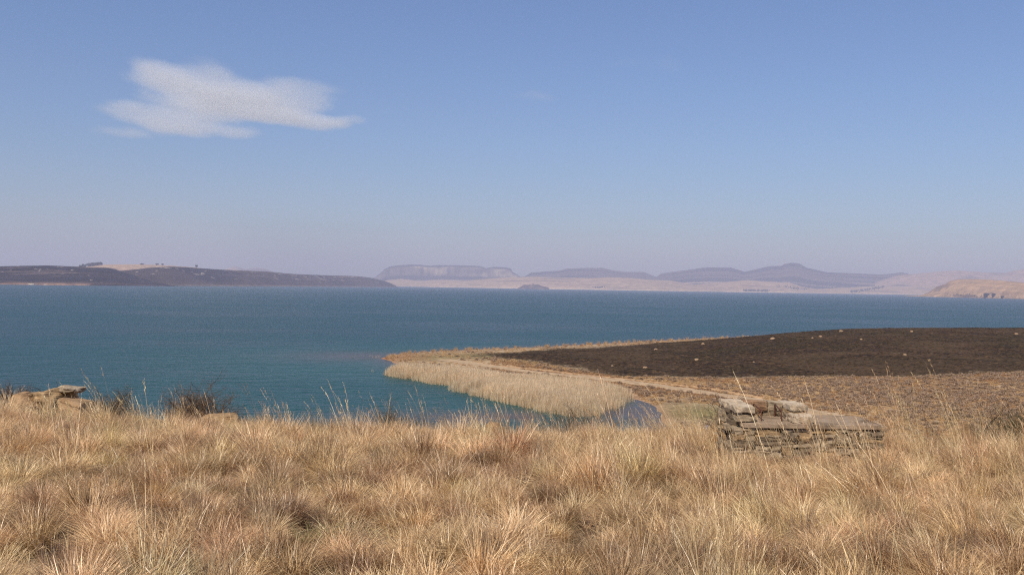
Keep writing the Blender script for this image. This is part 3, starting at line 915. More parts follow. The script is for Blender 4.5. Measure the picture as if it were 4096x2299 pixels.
def near_grass():
    g = np.random.default_rng(5)
    # tussocks stand on a loose, jittered lattice; the hollows between them stay low
    step = 0.455
    gx_, gy_ = np.meshgrid(np.arange(-30, 30, step), np.arange(4.5, 43, step * 0.92))
    gx_ = gx_ + (np.arange(gx_.shape[0]) % 2)[:, None] * step / 2
    x = gx_.ravel() + g.normal(0, step * 0.30, gx_.size); y = gy_.ravel() + g.normal(0, step * 0.30, gx_.size)
    lay = np.zeros(len(x), int)
    m = 4200                                   # low thatch in between
    yy = np.sqrt(g.random(m) * (42.0 ** 2 - 4.5 ** 2) + 4.5 ** 2); xx = g.uniform(-1, 1, m) * (0.60 * yy + 2.5)
    x = np.concatenate([x, xx]); y = np.concatenate([y, yy]); lay = np.concatenate([lay, np.ones(m, int)])
    m = 1700                                   # single plumes of tall stalks
    yy = np.sqrt(g.random(m) * (36.0 ** 2 - 6.5 ** 2) + 6.5 ** 2); xx = g.uniform(-1, 1, m) * (0.60 * yy + 2.0)
    kp = g.random(m) < 0.07 + 0.75 * sstep(0.0, 0.35, xx / yy) + 0.25 * (fbm(xx / 2.5, yy / 2.5, 307, 2) > 0.60)
    xx, yy = xx[kp], yy[kp]
    # a fringe of plumes before the plinth, along the brow and close to the camera at left
    xx = np.concatenate([xx, g.uniform(4.3, 8.3, 14), g.uniform(-17, 17, 75), g.uniform(-3.8, -0.9, 9)])
    yy = np.concatenate([yy, g.uniform(17.0, 21.0, 14), g.uniform(27.0, 33.0, 75), g.uniform(7.3, 8.6, 9)])
    m = 4000
    yt = np.sqrt(g.random(m) * (36.0 ** 2 - 5.0 ** 2) + 5.0 ** 2); xt = g.uniform(-1, 1, m) * (0.60 * yt + 2.0)
    x = np.concatenate([x, xt]); y = np.concatenate([y, yt]); lay = np.concatenate([lay, np.full(m, 3)])
    for (u0, y0, m) in [(-0.128, 27.5, 4), (0.165, 25.0, 4), (0.185, 26.5, 3), (-0.41, 26.0, 4), (-0.33, 27.0, 4), (0.40, 22.0, 3), (0.30, 14.0, 2), (0.10, 19.0, 3)]:
        xx = np.concatenate([xx, u0 * y0 + g.normal(0, 0.13, m)]); yy = np.concatenate([yy, y0 + g.normal(0, 0.15, m)])
    x = np.concatenate([x, xx]); y = np.concatenate([y, yy]); lay = np.concatenate([lay, np.full(len(xx), 2)])
    keep = (np.abs(x) < 0.60 * y + 2.5) & ~((x > STRUCT[0]) & (x < STRUCT[1]) & (y > STRUCT[2]) & (y < STRUCT[3]))
    for (rx, ry, rr) in ROCKSPOTS:
        keep &= np.hypot(x - rx, (y - ry)) > rr
    keep &= (lay != 0) | (g.random(len(x)) < 0.86)
    x, y, lay = x[keep], y[keep], lay[keep]; n = len(x)
    u = x / (y + 1e-6)
    a = fbm(x / 1.1, y / 1.1, 301, 3); b = fbm(x / 2.6, y / 2.6, 303, 3); c = fbm(x / 5.0, y / 5.0, 305, 2)
    right = sstep(0.0, 0.32, u + 0.2 * (c - 0.5))
    crest = sstep(21, 28, y)
    w = {
        'mound': (0.40 * (1 - right) + 0.08) * (1 - 0.6 * crest) * np.where(b > 0.5, 1.6, 0.5),
        'tussock': 0.42 + 0.2 * (a > 0.5),
        'dead': 0.03 + 0.14 * (y < 12) * (a > 0.5) + 0.04 * right,
        'straw': 0.04 + 0.38 * right + 0.36 * crest,
        'green': 0.004 + 0.0 * a,
    }
    gx, gy = at_z(1480, 2085, 22.6)
    w['green'] = w['green'] + 2.0 * np.exp(-((x - gx) / 0.45) ** 2 - ((y - gy) / 0.6) ** 2)
    names = list(w) + ['thatch', 'stalks', 'tangle']
    Wt = np.stack([np.broadcast_to(w[k], (n,)) for k in w], 1)
    cum = np.cumsum(Wt / Wt.sum(1, keepdims=True), 1)
    ti = (g.random(n)[:, None] > cum).sum(1)
    ti = np.where(lay == 1, names.index('thatch'), np.where(lay == 2, names.index('stalks'), np.where(lay == 3, names.index('tangle'), ti)))
    idx = np.zeros(n, int); tint = np.zeros((n, 3)); sc = np.zeros((n, 3)); rot = np.zeros((n, 3))
    PAL = {'mound': [(1.05, 0.96, 0.82), (0.92, 0.78, 0.62), (1.12, 1.04, 0.88)],
           'tussock': [(1.0, 0.85, 0.71), (1.10, 1.0, 0.85), (0.74, 0.60, 0.49), (0.98, 0.86, 0.70), (0.52, 0.41, 0.33), (1.14, 1.04, 0.87)],
           'thatch': [(0.95, 0.82, 0.68), (0.75, 0.60, 0.49), (0.90, 0.78, 0.66)],
           'stalks': [(1.12, 1.08, 0.94), (1.15, 1.06, 0.90), (1.0, 0.86, 0.70)],
           'tangle': [(1.10, 1.02, 0.86), (0.95, 0.80, 0.66), (1.15, 1.08, 0.92), (0.80, 0.66, 0.55)],
           'dead': [(0.50, 0.44, 0.46), (0.44, 0.37, 0.37), (0.64, 0.54, 0.50)],
           'straw': [(1.10, 1.05, 0.90), (1.08, 0.97, 0.78), (0.98, 0.82, 0.66)],
           'green': [(0.42, 0.62, 0.30), (0.62, 0.70, 0.42)]}
    for k, nm in enumerate(names):
        m = np.where(ti == k)[0]
        if len(m) == 0: continue
        ids = np.array(KIND[nm])
        idx[m] = ids[g.integers(0, len(ids), len(m))]
        pal = np.array(PAL[nm])
        f = fbm(x[m] / 1.7, y[m] / 1.7, 400 + k, 2)
        j = np.clip(((f - 0.28) / 0.44 * len(pal) + g.normal(0, 0.7, len(m))).astype(int), 0, len(pal) - 1)
        tint[m] = pal[j] * g.uniform(0.78, 1.18, (len(m), 1)) * (1 + g.normal(0, 0.03, (len(m), 3)))
        s = np.exp(g.normal(-0.05, 0.27, len(m))).clip(0.5, 1.6)
        sc[m] = s[:, None] * np.stack([np.ones(len(m)), np.ones(len(m)), g.uniform(0.8, 1.2, len(m))], 1)
        leaning = nm in ('stalks', 'straw')
        rot[m, 2] = g.normal(0, 0.45, len(m)) if leaning else g.uniform(0, 6.28, len(m))
        tl_ = 0.09 if nm in ('stalks', 'dead') else 0.20
        rot[m, 0] = g.normal(0, tl_, len(m)); rot[m, 1] = g.normal(-0.05, tl_, len(m))
    sc[(lay == 2) & (y < 10)] *= 0.7
    big_ = (lay != 2) & (y < 13) & (sc[:, 0] > 0.98)
    sc[big_] *= (0.98 / sc[big_, 0])[:, None]
    hf = np.where(lay == 2, 1.0, 0.50 + 0.66 * fbm(x / 1.3, y / 1.3, 501, 3))
    sc[:, 2] *= hf
    nearp = (x > 4.2) & (x < 8.8) & (y > 14.5) & (y < 21.6) & (lay != 2)
    tint *= np.array((1.07, 1.06, 1.03))
    sc[nearp, 2] *= 0.50
    z = hill_z(x, y) - 0.02
    scatter('dry_grass', 'dry straw coloured tussock grass covering the near hillside', 'grass', HILLSIDE, np.stack([x, y, z], 1), rot, sc, idx, tint)

# --- the plain beyond: coarse grass, grey scrub, burnt stubble
PROTO_COL[0] = bpy.data.collections.new('plain_plants')
PCOUNT[0] = 0
K2 = {}
def kind2(nm, parts, mat):
    K2.setdefault(nm, []).append(PCOUNT[0])
    proto('cover_%03d' % PCOUNT[0], parts, mat); PCOUNT[0] += 1
g = np.random.default_rng(33)
def twigs(g, n, rad, h, w):
    th = g.random(n) * 6.28; r = rad * np.sqrt(g.random(n)); zz = h * np.sqrt(np.maximum(0, 1 - (r / rad) ** 2)) * g.uniform(0.35, 1.0, n)
    s = np.stack([r * np.cos(th), r * np.sin(th), zz], 1)
    d = np.stack([np.cos(th) * 0.6, np.sin(th) * 0.6, np.full(n, 0.8)], 1) + g.normal(0, 0.35, (n, 3))
    e = s + d * (0.16 * rad / 0.5)
    P = np.stack([s - d * 0.06, s, e], 1)
    sa = g.random(n) * 6.28
    return P, np.full((n, 3), w * 0.5), np.stack([np.cos(sa), np.sin(sa), np.zeros(n)], 1), g.random(n)
for k in range(3): kind2('tuft', [rb(blades(g, 70, 0.28, (0.22, 0.5), (5, 50), (10, 60), 0.028, 3))], M_TUFT)
for k in range(3): kind2('scrub', [rb(twigs(g, 170, 0.55, 0.5, 0.07))], M_SCRUB)
for k in range(2): kind2('tall', [rb(blades(g, 60, 0.4, (0.7, 1.4), (2, 22), (4, 30), 0.03, 3))], M_TUFT)
PLAIN = PROTO_COL[0]

def plain_cover():
    g = np.random.default_rng(9)
    n = 60000
    y = np.sqrt(g.random(n) * (330.0 ** 2 - 150.0 ** 2) + 150.0 ** 2)
    x = g.uniform(-0.02, 0.62, n) * y
    extra = 16000     # out along the point
    ye = g.uniform(250, 560, extra); xe = g.uniform(-0.16, 0.30, extra) * ye
    x = np.concatenate([x, xe]); y = np.concatenate([y, ye])
    sd = land_sd(x, y)
    road = seg_dist(x, y, np.array(ROAD), False)
    bi = inside(x, y, BURN); bd = np.where(bi, 1, -1) * seg_dist(x, y, BURN)
    f = fbm(x / 11, y / 11, 601, 4); f2 = fbm(x / 30, y / 30, 603, 3)
    gx, gy = at_z(2790, 1640, 1.0)
    lawn = np.exp(-((x - gx) / 12) ** 2 - ((y - gy) / 16) ** 2)
    keep = (sd > 1.2) & (road > 2.9) & (seg_dist(x, y, np.array(BANK), False) > 1.6 + 3 * (f - 0.5)) & (bd < 1.5 + 3 * (f - 0.5)) & (lawn < 0.35 + 0.4 * (f - 0.5))
    keep &= g.random(len(x)) < np.clip(0.25 + 1.3 * f, 0, 1)
    x, y, sd, f, f2 = x[keep], y[keep], sd[keep], f[keep], f2[keep]; n = len(x)
    wsc = sstep(0.42, 0.62, f2 * 0.45 + f * 0.55 + 0.15 * sstep(40, 110, x) - 0.05) * (y < 330)
    ti = np.where(g.random(n) < 0.03 + wsc * 0.22, 1, 0)
    shore = (sd < 5) & (y > 300)
    ti = np.where(shore & (g.random(n) < 0.7), 2, ti)
    nm = ['tuft', 'scrub', 'tall']
    idx = np.array([K2[nm[t]][g.integers(0, len(K2[nm[t]]))] for t in ti])
    tint = np.where((ti == 1)[:, None], np.array((0.98, 0.93, 0.90)), np.array((1.0, 0.88, 0.70)))
    tint = tint * g.uniform(0.85, 1.12, (n, 1)) * np.where((ti == 0)[:, None] & (fbm(x / 20, y / 20, 605, 2) > 0.55)[:, None], np.array((0.78, 0.70, 0.68)), 1.0)
    s = g.uniform(0.6, 1.35, n)
    sc = np.stack([s, s, s * g.uniform(0.7, 1.1, n)], 1)
    rot = np.stack([np.zeros(n), np.zeros(n), g.random(n) * 6.28], 1)
    z = ground(x, y) - 0.03
    scatter('plain_scrub', 'low straw grass and grey scrub on the plain below', 'scrub', PLAIN, np.stack([x, y, z], 1), rot, sc, idx, tint)
    # charred stubble
    n = 26000
    y = g.uniform(240, 560, n); x = g.uniform(-0.02, 0.66, n) * y
    bd = np.where(inside(x, y, BURN), 1, -1) * seg_dist(x, y, BURN)
    f = fbm(x / 9, y / 9, 611, 4)
    k = (bd > 1) & (land_sd(x, y) > 3) & (g.random(n) < 0.4 + 0.6 * f)
    x, y = x[k], y[k]; n = len(x)
    idx = np.array(K2['tuft'])[g.integers(0, 3, n)]
    col = np.array([(0.07, 0.055, 0.04), (0.13, 0.10, 0.065), (0.18, 0.16, 0.07), (0.42, 0.33, 0.21)])
    tint = col[np.searchsorted([0.38, 0.66, 0.88], g.random(n))]
    s = g.uniform(0.5, 1.0, n)
    scatter('burnt_stubble', 'charred grass stubble on the burnt rise beyond the track', 'stubble', PLAIN, np.stack([x, y, ground(x, y) - 0.03], 1),
            np.stack([np.zeros(n), np.zeros(n), g.random(n) * 6.28], 1), np.stack([s, s, s * 0.6], 1), idx, tint)
plain_cover()

# --- reed bed
PROTO_COL[0] = bpy.data.collections.new('reed_plants')
PCOUNT[0] = 0
g = np.random.default_rng(44)
for k in range(4):
    st = blades(g, 24, 0.26, (2.1, 3.7), (0, 5), (0, 8), 0.024, 4, 0.0, math.pi, (0, 0), 0.5)
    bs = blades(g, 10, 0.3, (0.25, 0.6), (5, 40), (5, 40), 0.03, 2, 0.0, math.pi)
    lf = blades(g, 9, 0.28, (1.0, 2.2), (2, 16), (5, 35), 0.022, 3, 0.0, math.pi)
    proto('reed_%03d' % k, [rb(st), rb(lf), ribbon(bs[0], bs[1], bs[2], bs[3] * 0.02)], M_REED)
REEDC = PROTO_COL[0]
REEDS = np.array([at_z(*p) for p in [(1508, 1498), (1560, 1510), (1640, 1520), (1720, 1535), (1800, 1558), (1880, 1585), (1960, 1603), (2050, 1622), (2130, 1645), (2220, 1660), (2300, 1668),
                                     (2380, 1664), (2450, 1645), (2520, 1622), (2550, 1602), (2545, 1592), (2480, 1575), (2400, 1557), (2270, 1538), (2100, 1522), (1950, 1509), (1800, 1494),
                                     (1680, 1488), (1590, 1486), (1545, 1488)]])
def reeds():
    g = np.random.default_rng(45)
    lo, hi = REEDS.min(0) - 3, REEDS.max(0) + 3
    n = 80000
    x = g.uniform(lo[0], hi[0], n); y = g.uniform(lo[1], hi[1], n)
    sdr = np.where(inside(x, y, REEDS), 1, -1) * seg_dist(x, y, REEDS) + (fbm(x / 4, y / 4, 701, 3) - 0.5) * 6.0
    k = (sdr > 0) & (g.random(n) < np.clip(0.06 + sdr / 5, 0, 1))
    x, y, sdr = x[k], y[k], sdr[k]; n = len(x)
    s = g.uniform(0.68, 1.16, n) * (0.50 + 0.48 * np.clip(sdr / 6, 0, 1)) * (0.85 + 0.3 * fbm(x / 12, y / 12, 705, 3))
    tint = np.array((1.02, 1.0, 0.94)) * g.uniform(0.66, 1.2, (n, 1)) * (0.92 + 0.3 * fbm(x / 8, y / 8, 703, 3))[:, None]
    # a few outliers standing in open water
    for (px, py, m) in [(1512, 1430, 5), (1490, 1424, 2), (1486, 1488, 2)]:
        bx, by = at_z(px, py)
        x = np.concatenate([x, bx + g.normal(0, 0.8, m)]); y = np.concatenate([y, by + g.normal(0, 1.2, m)])
        s = np.concatenate([s, g.uniform(0.3, 0.5, m)]); tint = np.concatenate([tint, np.tile((1, 0.95, 0.9), (m, 1))])
    n = len(x)
    z = np.maximum(ground(x, y), -0.5) - 0.05
    scatter('reed_bed', 'dense bed of tall pale dry reeds standing in the cove', 'reeds', REEDC, np.stack([x, y, z], 1),
            np.stack([np.zeros(n), np.zeros(n), g.random(n) * 6.28], 1), np.stack([s, s, s], 1), g.integers(0, 4, n), tint)
reeds()

# ------------------------------------------------------------------ rocks on the brow
def rock_mesh(name, size, seed, cuts=14, pw=4.5, rough=0.12, strata=0.05, tilt=0.0, under=0.0, facets=11):
    bm = bmesh.new()
    bmesh.ops.create_cube(bm, size=2.0)
    bmesh.ops.subdivide_edges(bm, edges=bm.edges[:], cuts=cuts, use_grid_fill=True)
    sx, sy, sz = size
    off = Vector((seed * 3.1, seed * 1.7, seed * 2.3))
    rr = random.Random(int(seed * 100))
    planes = [(Vector((rr.gauss(0, 1), rr.gauss(0, 1), rr.gauss(0, 0.7))).normalized(), rr.uniform(0.62, 0.9)) for _ in range(facets)]
    for v in bm.verts:
        c = v.co.copy()
        L = (abs(c.x) ** pw + abs(c.y) ** pw + abs(c.z) ** pw) ** (1 / pw)
        c = c / L
        for (pn, pd) in planes:
            e = c.dot(pn) - pd
            if e > 0: c -= pn * e * 0.92
        k = 1 + rough * 2.2 * mn.fractal(c * 1.1 + off, 0.9, 2.1, 5)
        p = Vector((c.x * sx * k, c.y * sy * k, c.z * sz * (1 + rough * mn.noise(c * 1.7 + off))))
        band = mn.noise(Vector((p.x * 0.7, p.y * 0.7, p.z * 7.0)) + off)
        h = Vector((c.x, c.y, 0))
        p += h * strata * band
        p.z += strata * 0.6 * mn.noise(Vector((p.x * 2.5, p.y * 2.5, 0)) + off)
        if under and c.z < 0.1:            # undercut lower half
            f = min(1, (0.1 - c.z) * 1.2) * under
            p.x *= 1 - f * 0.35; p.y += (f * sy * 0.35 if c.y < 0 else 0)
        p.z += tilt * p.x
        v.co = p
    me = bpy.data.meshes.new(name); bm.to_mesh(me); bm.free()
    for q in me.polygons: q.use_smooth = False
    return me

K = 1 / F
def rk(label, px, py, d, wpx, hpx, deep, seed, mat, group=None, rest=None, **kw):
    s = d * K
    c = at_d(px, py, d)
    top = c.z + hpx * s / 2
    bot = (float(hill_z(np.array([c.x]), np.array([c.y]))[0]) - 0.15) if rest is None else c.z - hpx * s / 2 - rest
    c.z = (top + bot) / 2
    o = add('sandstone_rock', rock_mesh('sandstone_rock', (wpx * s / 2, deep, (top - bot) / 2), seed, **kw), mat, None, c)
    tag(o, label, 'rock', group)
    ROCKSPOTS.append((c.x, c.y, min(wpx * s / 2, 0.8) * 0.42))
rk('big layered sandstone rock with an overhang at the left edge', 232, 1596, 29.0, 220, 92, 0.85, 1.3, M_SAND, tilt=0.12, strata=0.06, under=0.35, rough=0.10)
rk('thin flat capstone lying on top of the big left rock', 282, 1552, 28.85, 100, 21, 0.5, 2.4, M_STONE, rest=0.06, tilt=-0.02, strata=0.02, rough=0.12)
rk('sloping ochre ledge running left from the big rock', 110, 1612, 28.6, 150, 80, 0.8, 3.9, M_SANDRED, tilt=0.10, strata=0.04)
rk('smooth ochre boulder below the overhang, right of the big rock', 325, 1640, 28.2, 180, 90, 0.8, 4.2, M_SANDRED, tilt=-0.16, strata=0.03, rough=0.08)
rk('long flat sandstone slab in front of the dark shrub', 865, 1676, 29.3, 240, 54, 0.9, 5.1, M_SAND, tilt=0.05, strata=0.03, rough=0.08)
rk('half buried brown rock in grass left of the long slab', 600, 1708, 27.0, 130, 60, 0.6, 6.6, M_SANDRED, tilt=0.1, strata=0.03)
rk('small rounded yellow rock on the brow right of centre', 1985, 1712, 29.5, 92, 44, 0.4, 7.7, M_SAND, strata=0.02, rough=0.07)
rk('low yellow rock on the brow left of the round one', 1705, 1726, 29.0, 80, 36, 0.4, 8.8, M_SAND, strata=0.02, rough=0.07)
rk('smooth orange rock hump among grass right of the stone plinth', 3812, 1702, 30.5, 95, 50, 0.45, 9.3, M_SANDRED, strata=0.02, rough=0.06)
rk('smaller orange rock hump beside it, nearer the right edge', 3872, 1704, 30.8, 75, 44, 0.4, 10.4, M_SANDRED, strata=0.02, rough=0.06)
rk('flat pale rock slab in grass below the right edge shrub', 3965, 1846, 20.5, 130, 40, 0.45, 11.9, M_SAND, strata=0.02, rough=0.06, tilt=-0.05)

near_grass()

# ------------------------------------------------------------------ stone plinth with hatch rails
def stone(parent, name, x0, x1, y0, y1, z0, z1, seed, mat, jit=0.10, cuts=2, slope=0.0):
    bm = bmesh.new()
    bmesh.ops.create_cube(bm, size=2.0)
    bmesh.ops.subdivide_edges(bm, edges=bm.edges[:], cuts=cuts, use_grid_fill=True)
    sx, sy, sz = (x1 - x0) / 2, (y1 - y0) / 2, (z1 - z0) / 2
    md = min(sx, sy, sz)
    off = Vector((seed * 7.7, seed * 3.3, seed * 1.1))
    for v in bm.verts:
        c = v.co.copy()
        L = (abs(c.x) ** 24 + abs(c.y) ** 24 + abs(c.z) ** 24) ** (1 / 24)
        c = c / L
        p = Vector((c.x * sx, c.y * sy, c.z * sz))
        nv = Vector((mn.noise(p * 4 + off), mn.noise(p * 4 + off * 2 + Vector((9, 1, 4))), mn.noise(p * 4 + off * 3)))
        nf = Vector((mn.noise(p * 13 + off), mn.noise(p * 13 + off * 2), mn.noise(p * 13 - off)))
        p += nv * md * jit * 4 + nf * md * jit * 3.2
        p.z += slope * p.x
        v.co = p
    me = bpy.data.meshes.new(name); bm.to_mesh(me); bm.free()
    o = add(name, me, mat, parent)
    o.location = Vector(((x0 + x1) / 2, (y0 + y1) / 2, (z0 + z1) / 2)) - parent.location
    return o

def tube(name, pts, r, mat, parent, sides=8):
    pts = [Vector(p) for p in pts]
    V, Fc = [], []
    for i, p in enumerate(pts):
        d = (pts[min(i + 1, len(pts) - 1)] - pts[max(i - 1, 0)]).normalized()
        a = d.orthogonal().normalized() if abs(d.x) > 0.9 else d.cross(Vector((1, 0, 0))).normalized()
        b = d.cross(a)
        rr = r[i] if isinstance(r, (list, tuple)) else r
        for k in range(sides):
            t = 2 * math.pi * k / sides
            V.append(p + (a * math.cos(t) + b * math.sin(t)) * rr)
    for i in range(len(pts) - 1):
        for k in range(sides):
            k2 = (k + 1) % sides
            Fc.append((i * sides + k, i * sides + k2, (i + 1) * sides + k2, (i + 1) * sides + k))
    me = np_mesh(name, [tuple(v) for v in V], Fc, True)
    o = add(name, me, mat, parent)
    return o

def plinth():
    ZS = 22.09
    root = empty('stone_plinth', (6.55, 22.3, 21.3))
    tag(root, 'ruined dry stone plinth with concrete slab and two rusty rails in tall grass', 'stone plinth')
    X0, X1, Y0, Y1 = 4.98, 8.17, 21.60, 23.20
    # concrete slab, front edge chipped
    stone(root, 'concrete_slab', X0 + 0.12, X1 + 0.02, Y0 - 0.055, Y1, ZS - 0.105, ZS, 1.0, M_CONC, 0.045, 9)
    rs = random.Random(4)
    # front wall: rough courses
    zc = ZS - 0.112
    k = 0
    mats = [M_STONE, M_STONEDARK, M_STONE, M_SAND, M_STONEDARK, M_STONE]
    TOT = 0.80
    stone(root, 'wall_core', X0 + 0.1, X1 - 0.05, Y0 + 0.035, Y1 - 0.05, zc - TOT, zc - 0.01, 3.0, M_STONEDARK, 0.02, 1)
    def column(a0, a1, put):
        """one stretch of wall with its own uneven courses"""
        nonlocal k
        z = zc
        while z > zc - TOT:
            h = rs.choice((0.06, 0.09, 0.13, 0.17, 0.21)) * rs.uniform(0.85, 1.15)
            cutp = rs.uniform(0.35, 0.65)
            ends = [(a0, a1)] if rs.random() < 0.45 or a1 - a0 < 0.3 else [(a0, a0 + (a1 - a0) * cutp), (a0 + (a1 - a0) * cutp, a1)]
            for (e0, e1) in ends:
                j = rs.uniform(-0.03, 0.03)
                put(e0 + 0.004 + max(j, 0), e1 - 0.006, z - h + 0.003, z - rs.uniform(0.0, 0.008), k * 1.37 + 5, mats[rs.randrange(6)])
                k += 1
            z -= h
    x = X0 - 0.06
    while x < X1:
        w = rs.uniform(0.35, 0.85)
        xe = x + w
        if xe > X1 - 0.2: xe = X1 + 0.05
        column(x, xe, lambda e0, e1, z0, z1, sd, mt: stone(root, 'stone', e0, e1, Y0 - 0.03 + rs.uniform(-0.035, 0.035), Y0 + 0.36, z0, z1, sd, mt, 0.15, 3, rs.uniform(-0.05, 0.05)))
        x = xe
    yv = Y0 + 0.37
    while yv < Y1:
        ye = min(yv + rs.uniform(0.4, 0.8), Y1 + 0.05)
        column(yv, ye, lambda e0, e1, z0, z1, sd, mt: stone(root, 'stone', X0 - 0.06 + rs.uniform(-0.08, 0.04), X0 + 0.35, e0, e1, z0, z1, sd, mt, 0.15, 2))
        yv = ye
    # left edge stones beside the slab
    stone(root, 'stone', X0 - 0.05, X0 + 0.11, Y0 + 0.35, Y0 + 0.85, ZS - 0.11, ZS - 0.005, 51, M_STONEDARK, 0.10)
    stone(root, 'stone', X0 - 0.07, X0 + 0.10, Y0 + 0.88, Y1, ZS - 0.11, ZS + 0.0, 52, M_STONE, 0.10)
    # parapet: left arm, three uneven courses
    stone(root, 'stone', X0 + 0.02, X0 + 0.42, Y0 + 0.06, Y0 + 0.50, ZS + 0.015, ZS + 0.115, 60, M_STONE, 0.09, 3)
    stone(root, 'stone', X0 + 0.00, X0 + 0.40, Y0 + 0.52, Y0 + 1.05, ZS + 0.004, ZS + 0.12, 61, M_STONEDARK, 0.11, 3)
    stone(root, 'stone', X0 - 0.06, X0 + 0.36, Y0 + 1.06, Y1 + 0.02, ZS + 0.004, ZS + 0.14, 62, M_STONE, 0.11, 3)
    stone(root, 'stone', X0 + 0.05, X0 + 0.41, Y0 + 0.12, Y0 + 0.72, ZS + 0.120, ZS + 0.195, 63, M_STONE, 0.14, 3)
    stone(root, 'stone', X0 - 0.03, X0 + 0.38, Y0 + 0.74, Y1 - 0.10, ZS + 0.132, ZS + 0.205, 64, M_STONEDARK, 0.14, 3)
    stone(root, 'stone', X0 + 0.01, X0 + 0.44, Y0 + 0.08, Y0 + 1.12, ZS + 0.205, ZS + 0.335, 65, M_STONEPALE, 0.09, 4)
    stone(root, 'stone', X0 - 0.05, X0 + 0.40, Y0 + 1.14, Y1 + 0.06, ZS + 0.20, ZS + 0.355, 66, M_STONEPALE, 0.09, 4)
    # parapet: back row
    stone(root, 'stone', X0 + 0.38, X0 + 0.88, Y1 - 0.34, Y1 + 0.02, ZS + 0.003, ZS + 0.11, 70, M_STONEBROWN, 0.10, 3)
    stone(root, 'stone', X0 + 0.89, X0 + 1.30, Y1 - 0.34, Y1 + 0.02, ZS + 0.003, ZS + 0.12, 71, M_STONEDARK, 0.10, 3)
    stone(root, 'stone', X0 + 0.42, X0 + 1.00, Y1 - 0.38, Y1 + 0.05, ZS + 0.118, ZS + 0.335, 72, M_STONEBROWN, 0.07, 4)
    stone(root, 'stone', X0 + 1.02, X0 + 1.36, Y1 - 0.36, Y1 + 0.05, ZS + 0.125, ZS + 0.325, 73, M_STONE, 0.07, 3)
    # parapet: right arm, stepped and tumbled
    stone(root, 'stone', X0 + 1.31, X0 + 1.72, Y1 - 0.60, Y1 + 0.02, ZS + 0.003, ZS + 0.13, 80, M_STONE, 0.10, 3)
    stone(root, 'stone', X0 + 1.28, X0 + 1.66, Y1 - 1.02, Y1 - 0.62, ZS + 0.003, ZS + 0.12, 81, M_STONEDARK, 0.11, 3)
    stone(root, 'stone', X0 + 1.36, X0 + 1.74, Y1 - 0.95, Y1 - 0.15, ZS + 0.128, ZS + 0.18, 82, M_SAND, 0.12, 3)
    stone(root, 'stone', X0 + 1.36, X0 + 1.76, Y1 - 0.98, Y1 + 0.06, ZS + 0.182, ZS + 0.325, 83, M_STONEPALE, 0.09, 4)
    stone(root, 'stone', X0 + 1.24, X0 + 1.70, Y0 + 0.04, Y0 + 0.56, ZS + 0.012, ZS + 0.17, 84, M_STONEPALE, 0.12, 4)
    # rails
    def rail(xf, yf, xb, yb, h):
        L = root.location
        f0 = Vector((xf, yf, ZS - 0.02)) - L; b0 = Vector((xb, yb, ZS - 0.02)) - L
        up = Vector((0, 0, 1)); d = (b0 - f0).normalized()
        pts = [f0, f0 + up * (h - 0.03), f0 + up * (h - 0.008) + d * 0.012, f0 + up * (h + 0.006) + d * 0.035]
        hb = h + 0.055
        pts += [b0 + up * (hb + 0.0) - d * 0.035, b0 + up * (hb - 0.008) - d * 0.012, b0 + up * (hb - 0.03), b0]
        tube('grab_rail', pts, 0.0145, M_RUST, root, 10)
    rail(5.62, 21.98, 5.64, 22.80, 0.245)
    rail(6.06, 21.95, 6.14, 22.82, 0.245)
plinth()

# ------------------------------------------------------------------ blue drum on the flat below
def drum():
    x, y = at_z(2828, 1703, 1.2)
    z = float(ground(np.array([x]), np.array([y]))[0])
    root = empty('blue_drum', (x, y, z))
    tag(root, 'small blue drum standing on the turf beyond the grass, left of the plinth', 'drum')
    prof = [(0.0, 0.0), (0.29, 0.0), (0.30, 0.03), (0.30, 0.27), (0.315, 0.30), (0.30, 0.33), (0.30, 0.57), (0.315, 0.60), (0.30, 0.63), (0.30, 0.85), (0.29, 0.88), (0.25, 0.87), (0.0, 0.87)]
    n = 18
    V = [(r * math.cos(2 * math.pi * k / n), r * math.sin(2 * math.pi * k / n), h) for r, h in prof for k in range(n)]
    Fc = [(i * n + k, i * n + (k + 1) % n, (i + 1) * n + (k + 1) % n, (i + 1) * n + k) for i in range(len(prof) - 1) for k in range(n)]
    b = add('drum_body', np_mesh('drum_body', V, Fc, True), M_BLUE, root)
    V2 = [(0.3 * math.cos(2 * math.pi * k / n) * q, 0.3 * math.sin(2 * math.pi * k / n) * q, h) for q, h in ((0.98, 0.86), (1.06, 0.87), (1.06, 0.90), (0.98, 0.905)) for k in range(n)]
    F2 = [(i * n + k, i * n + (k + 1) % n, (i + 1) * n + (k + 1) % n, (i + 1) * n + k) for i in range(3) for k in range(n)]
    add('rim', np_mesh('rim', V2, F2, True), M_BLUE, root)
drum()

